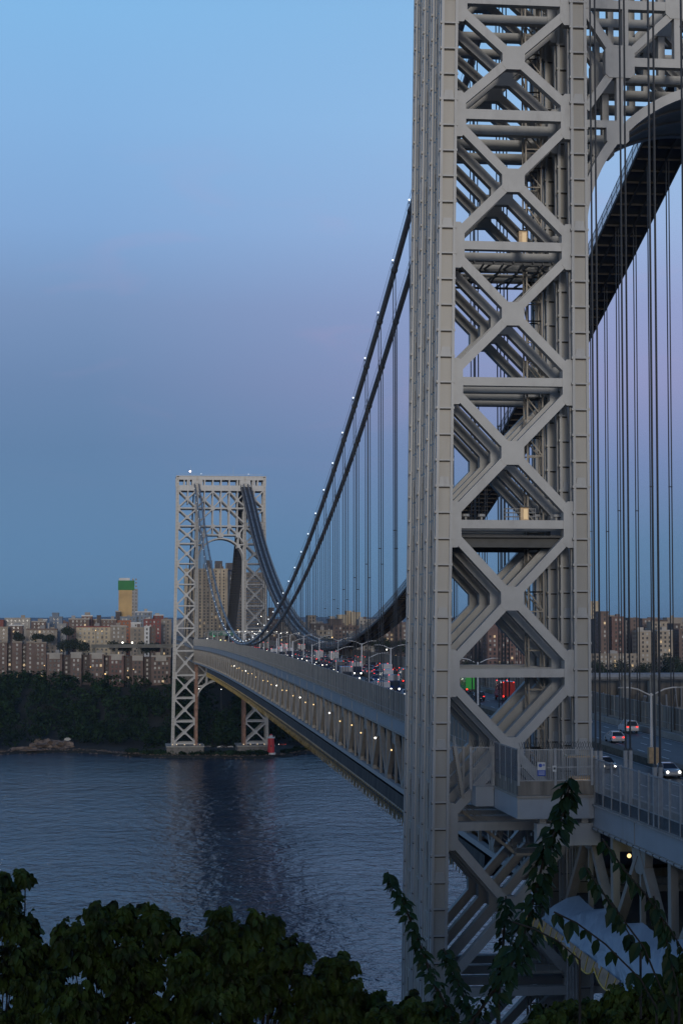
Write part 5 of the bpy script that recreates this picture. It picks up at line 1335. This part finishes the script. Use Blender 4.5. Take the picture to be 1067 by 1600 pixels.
def shrubs():
    rg = random.Random(12); S = {
        'leafy shrub filling the lower left corner': ([(10,1385,22),(35,1370,14),(15,1430,34),(5,1490,50),(45,1480,34),(20,1560,60),(80,1530,38),(-10,1420,40),(60,1580,45)], 20),
        'broad dark shrub second from the left at the bottom': ([(110,1470,26),(150,1440,26),(178,1425,18),(200,1440,24),(232,1430,22),(255,1450,20),(262,1470,14),(130,1500,36),(175,1490,42),(225,1490,38),(110,1540,36),(170,1550,50),(235,1550,44),(140,1600,46),(220,1600,50),(96,1590,40)], 19),
        'shrub with a pointed crown at bottom centre': ([(345,1430,17),(352,1450,24),(310,1480,26),(375,1465,26),(402,1450,20),(430,1455,18),(300,1520,36),(350,1520,44),(410,1500,38),(440,1490,28),(458,1500,22),(470,1490,14),(290,1570,44),(350,1580,50),(420,1565,52),(470,1560,40)], 18.5),
        'lower shrub right of the pointed one': ([(525,1500,16),(518,1520,22),(540,1525,22),(500,1560,34),(548,1560,28),(520,1595,44),(575,1580,26),(560,1605,34)], 19.5),
        'low dark shrub below the near tower left column': ([(620,1590,24),(655,1580,24),(640,1610,34),(690,1600,26),(600,1605,26)], 18),
        'dark leafy mass in the lower right corner': ([(960,1580,40),(1010,1575,38),(1050,1560,42),(920,1600,36),(1067,1520,26),(990,1600,50),(1055,1600,50),(880,1605,34),(840,1612,30),(1040,1530,20)], 17)}
    for lab, (lobes, D) in S.items():
        xs_ = [l[0] for l in lobes]; c = at(sum(xs_)/len(xs_), 1610, D); g = hN(c.x, c.y)
        r = empty('shrub', (c.x, c.y, c.z-1.2)); tag(r, lab, 'shrub'); O = r.location.copy()
        b = MB(); st = MB()
        lobes = [(px+.62*rp*math.cos(a_)*q_, py+.62*rp*math.sin(a_)*q_, rp*rg.uniform(.22,.6)) for px, py, rp in lobes for a_, q_ in [(rg.uniform(0,6.28), rg.uniform(.5,1.55)) for _ in range(5 if rp < 24 else 8)]]
        for px, py, rp in lobes:
            dd = D+rg.uniform(-.55, .55); P0 = at(px, py, dd)-O; rr = rp*D/F
            if rg.random() < .3: st.tube([Vector((rg.uniform(-.2,.2), rg.uniform(-.2,.2)*2, -.6)), Vector((P0.x*.6+.25, P0.y*.8, P0.z-rr*2.5-.25)), P0+Vector((.1,0,0))], [.012,.008,.003], 5)
            rp *= .93; rr *= .93; n = int(12+ (rp**1.75)*.52)
            ax = Vector((rg.uniform(.7,1.3), rg.uniform(.7,1.2), rg.uniform(.75,1.3)))
            for _ in range(n):
                u = Vector((rg.gauss(0,1), rg.gauss(0,1), rg.gauss(0,1))).normalized()*(.35+.75*rg.random()**.6)
                jag = 1+.35*noise.noise(Vector((px*.3+u.x*2.2, u.y*2.2, u.z*2.2+py)))
                p = P0+Vector((u.x*rr*ax.x*jag, u.y*rr*ax.y*jag, u.z*rr*ax.z*jag))
                d = Vector((u.x*.5+rg.gauss(0,.35), u.y*.6+rg.gauss(0,.35), -1.0+rg.gauss(0,.3))).normalized()
                nn = Vector((-.9+rg.gauss(0,.5), rg.gauss(0,.5), .5+rg.gauss(0,.35))).normalized()
                nn = (nn-d*nn.dot(d)).normalized()
                ln = rg.choice((.05,.065,.08,.095,.12))*rg.uniform(.85,1.15); leaf(b, p, d, nn, ln, ln*.6)
            for _ in range(2 if rg.random() < .5 else 1):
                a0 = rg.uniform(-1, 1); u = Vector((rg.uniform(-.3,.3), a0*.8, 1-abs(a0)*.5)).normalized(); q0 = P0+u*rr*.6; q1 = P0+u*rr*rg.uniform(1.15, 1.7)
                st.tube([q0, q1], [.004,.002], 4)
                for w_ in range(7):
                    f = w_/6; p = q0.lerp(q1, f); sd_ = 1 if w_ % 2 else -1
                    d = Vector((rg.gauss(-.2,.3), sd_*.6+rg.gauss(0,.2), -.55+rg.gauss(0,.25))).normalized(); nn = Vector((-.8, rg.gauss(0,.4), .6)); nn = (nn-d*nn.dot(d)).normalized(); ln = rg.uniform(.06,.1)*(1-.3*f); leaf(b, p, d, nn, ln, ln*.68)
            for _ in range(max(2, n//22)):
                u = Vector((rg.gauss(0,1), rg.gauss(0,1), rg.gauss(0,1))).normalized()*rr; st.tube([P0, P0+u*.9], [.005,.002], 4)
        st.build('stem', M['bark'], r); b.build('leaves', M['bush'], r)
    V = [('tall curling vine with dense dark leaves rising in front of the tower', 12, [(735,1600),(790,1520),(812,1480),(835,1400),(852,1330),(880,1270),(892,1215)], [22,40,42,32,26,20,12], 400, .088),
         ('slender vine curving up at the left edge of the near tower', 13, [(715,1610),(680,1540),(655,1475),(630,1410),(605,1362)], [22,16,13,12,7], 230, .07),
         ('short leafy vine between the slender one and the tall one', 13, [(745,1610),(725,1560),(705,1510),(693,1482)], [20,16,12,6], 130, .07),
         ('small upright sprig with narrow leaves before the lower bracing', 13, [(778,1560),(784,1500),(788,1440),(790,1400)], [22,20,16,9], 110, .075)]
    for lab, D, path, wd, n, ls in V:
        c = at(path[0][0], path[0][1]+60, D); r = empty('vine', tuple(c)); tag(r, lab, 'vine')
        pts = [at(x, y, D+rg.uniform(-.15,.15))-c for x, y in path]; b = MB(); b.tube([Vector((0,0,-.3))]+pts, [.02]+[.014*(1-.75*i/len(pts)) for i in range(len(pts))], 6); b.build('stem', M['bark'], r)
        b = MB()
        for k in range(n):
            t = (k/n)*(len(pts)-1); i = min(int(t), len(pts)-2); f = t-i; p = pts[i].lerp(pts[i+1], f); w_ = (wd[i]*(1-f)+wd[i+1]*f)*D/F
            a = rg.uniform(0, 6.28); u = Vector((math.cos(a), math.sin(a), 0)); p = p+u*w_*rg.uniform(.1,.55)
            d = (u*.8+Vector((0,0,-.75+rg.gauss(0,.3)))).normalized(); nn = (Vector((0,0,.8))+u*.3+Vector((-.5,0,0))+Vector((rg.gauss(0,.2),rg.gauss(0,.2),0))).normalized(); nn = (nn-d*nn.dot(d)).normalized()
            ln = ls*rg.uniform(.45,1.35); leaf(b, p, d, nn, ln, ln*.55)
        b.build('leaves', M['leaf2'], r)
    A = [('arching vine with evenly hanging leaves crossing the tarpaulin, lower one', 11, [(865,1425),(900,1442),(945,1475),(1000,1530),(1025,1575)], 8, .115),
         ('arching vine with evenly hanging leaves over the tarpaulin, upper one', 11, [(955,1410),(975,1440),(1005,1480),(1030,1540),(1050,1580)], 8, .11),
         ('drooping vine with close leaves before the side span truss', 11.5, [(912,1352),(935,1385),(965,1430),(1000,1490)], 15, .085),
         ('drooping vine at the right edge before the side span', 11, [(940,1310),(975,1360),(1010,1400),(1045,1450),(1075,1500)], 17, .085),
         ('dense hanging vine at the right edge over the tarpaulin', 11, [(1020,1400),(1035,1440),(1045,1490),(1060,1560)], 22, .085),
         ('leafy side shoot left of the arching vines', 11.5, [(800,1440),(835,1452),(870,1470),(905,1500)], 9, .09)]
    for lab, D, path, n, ls in A:
        c = at(path[-1][0], path[-1][1]+50, D); r = empty('vine', tuple(c)); tag(r, lab, 'vine')
        pts = [at(x, y, D)-c for x, y in path]; b = MB(); b.tube([Vector((0,0,-.2))]+pts[::-1], [.008]*2+[.006]*(len(pts)-1), 6); b.build('stem', M['bark'], r); b = MB()
        for k in range(n):
            t = min(.98, max(.02, (k+.3+rg.uniform(-.35,.35))/n))*(len(pts)-1); i = min(int(t), len(pts)-2); p = pts[i].lerp(pts[i+1], t-i)
            for s in (-1, 1):
                if rg.random() < .18: continue
                d = Vector((rg.gauss(0,.28), s*.42+rg.gauss(0,.15), -.9)).normalized(); nn = Vector((-1, s*.6, .25)).normalized(); nn = (nn-d*nn.dot(d)).normalized()
                ln = ls*rg.uniform(.5,1.35); leaf(b, p, d, nn, ln, ln*.5)
        b.build('leaves', M['leaf2'], r)
shrubs()
scene.render.resolution_x = 682; scene.render.resolution_y = 1024

def haze():
    b = MB(); b.box(-760, 13400, -9500, 9500, -6, 215); o = b.build('haze', bpy.data.materials.new('haze_air')); tag(o, 'thin even evening haze over the river and city', 'haze', kind='stuff')
    m = o.data.materials[0]; m.use_nodes = True; n = m.node_tree.nodes; n.clear(); out = n.new('ShaderNodeOutputMaterial'); v = n.new('ShaderNodeVolumePrincipled')
    v.inputs['Color'].default_value = (.5,.66,.92,1); v.inputs['Density'].default_value = 2.6e-5; m.node_tree.links.new(v.outputs[0], out.inputs['Volume'])
haze()
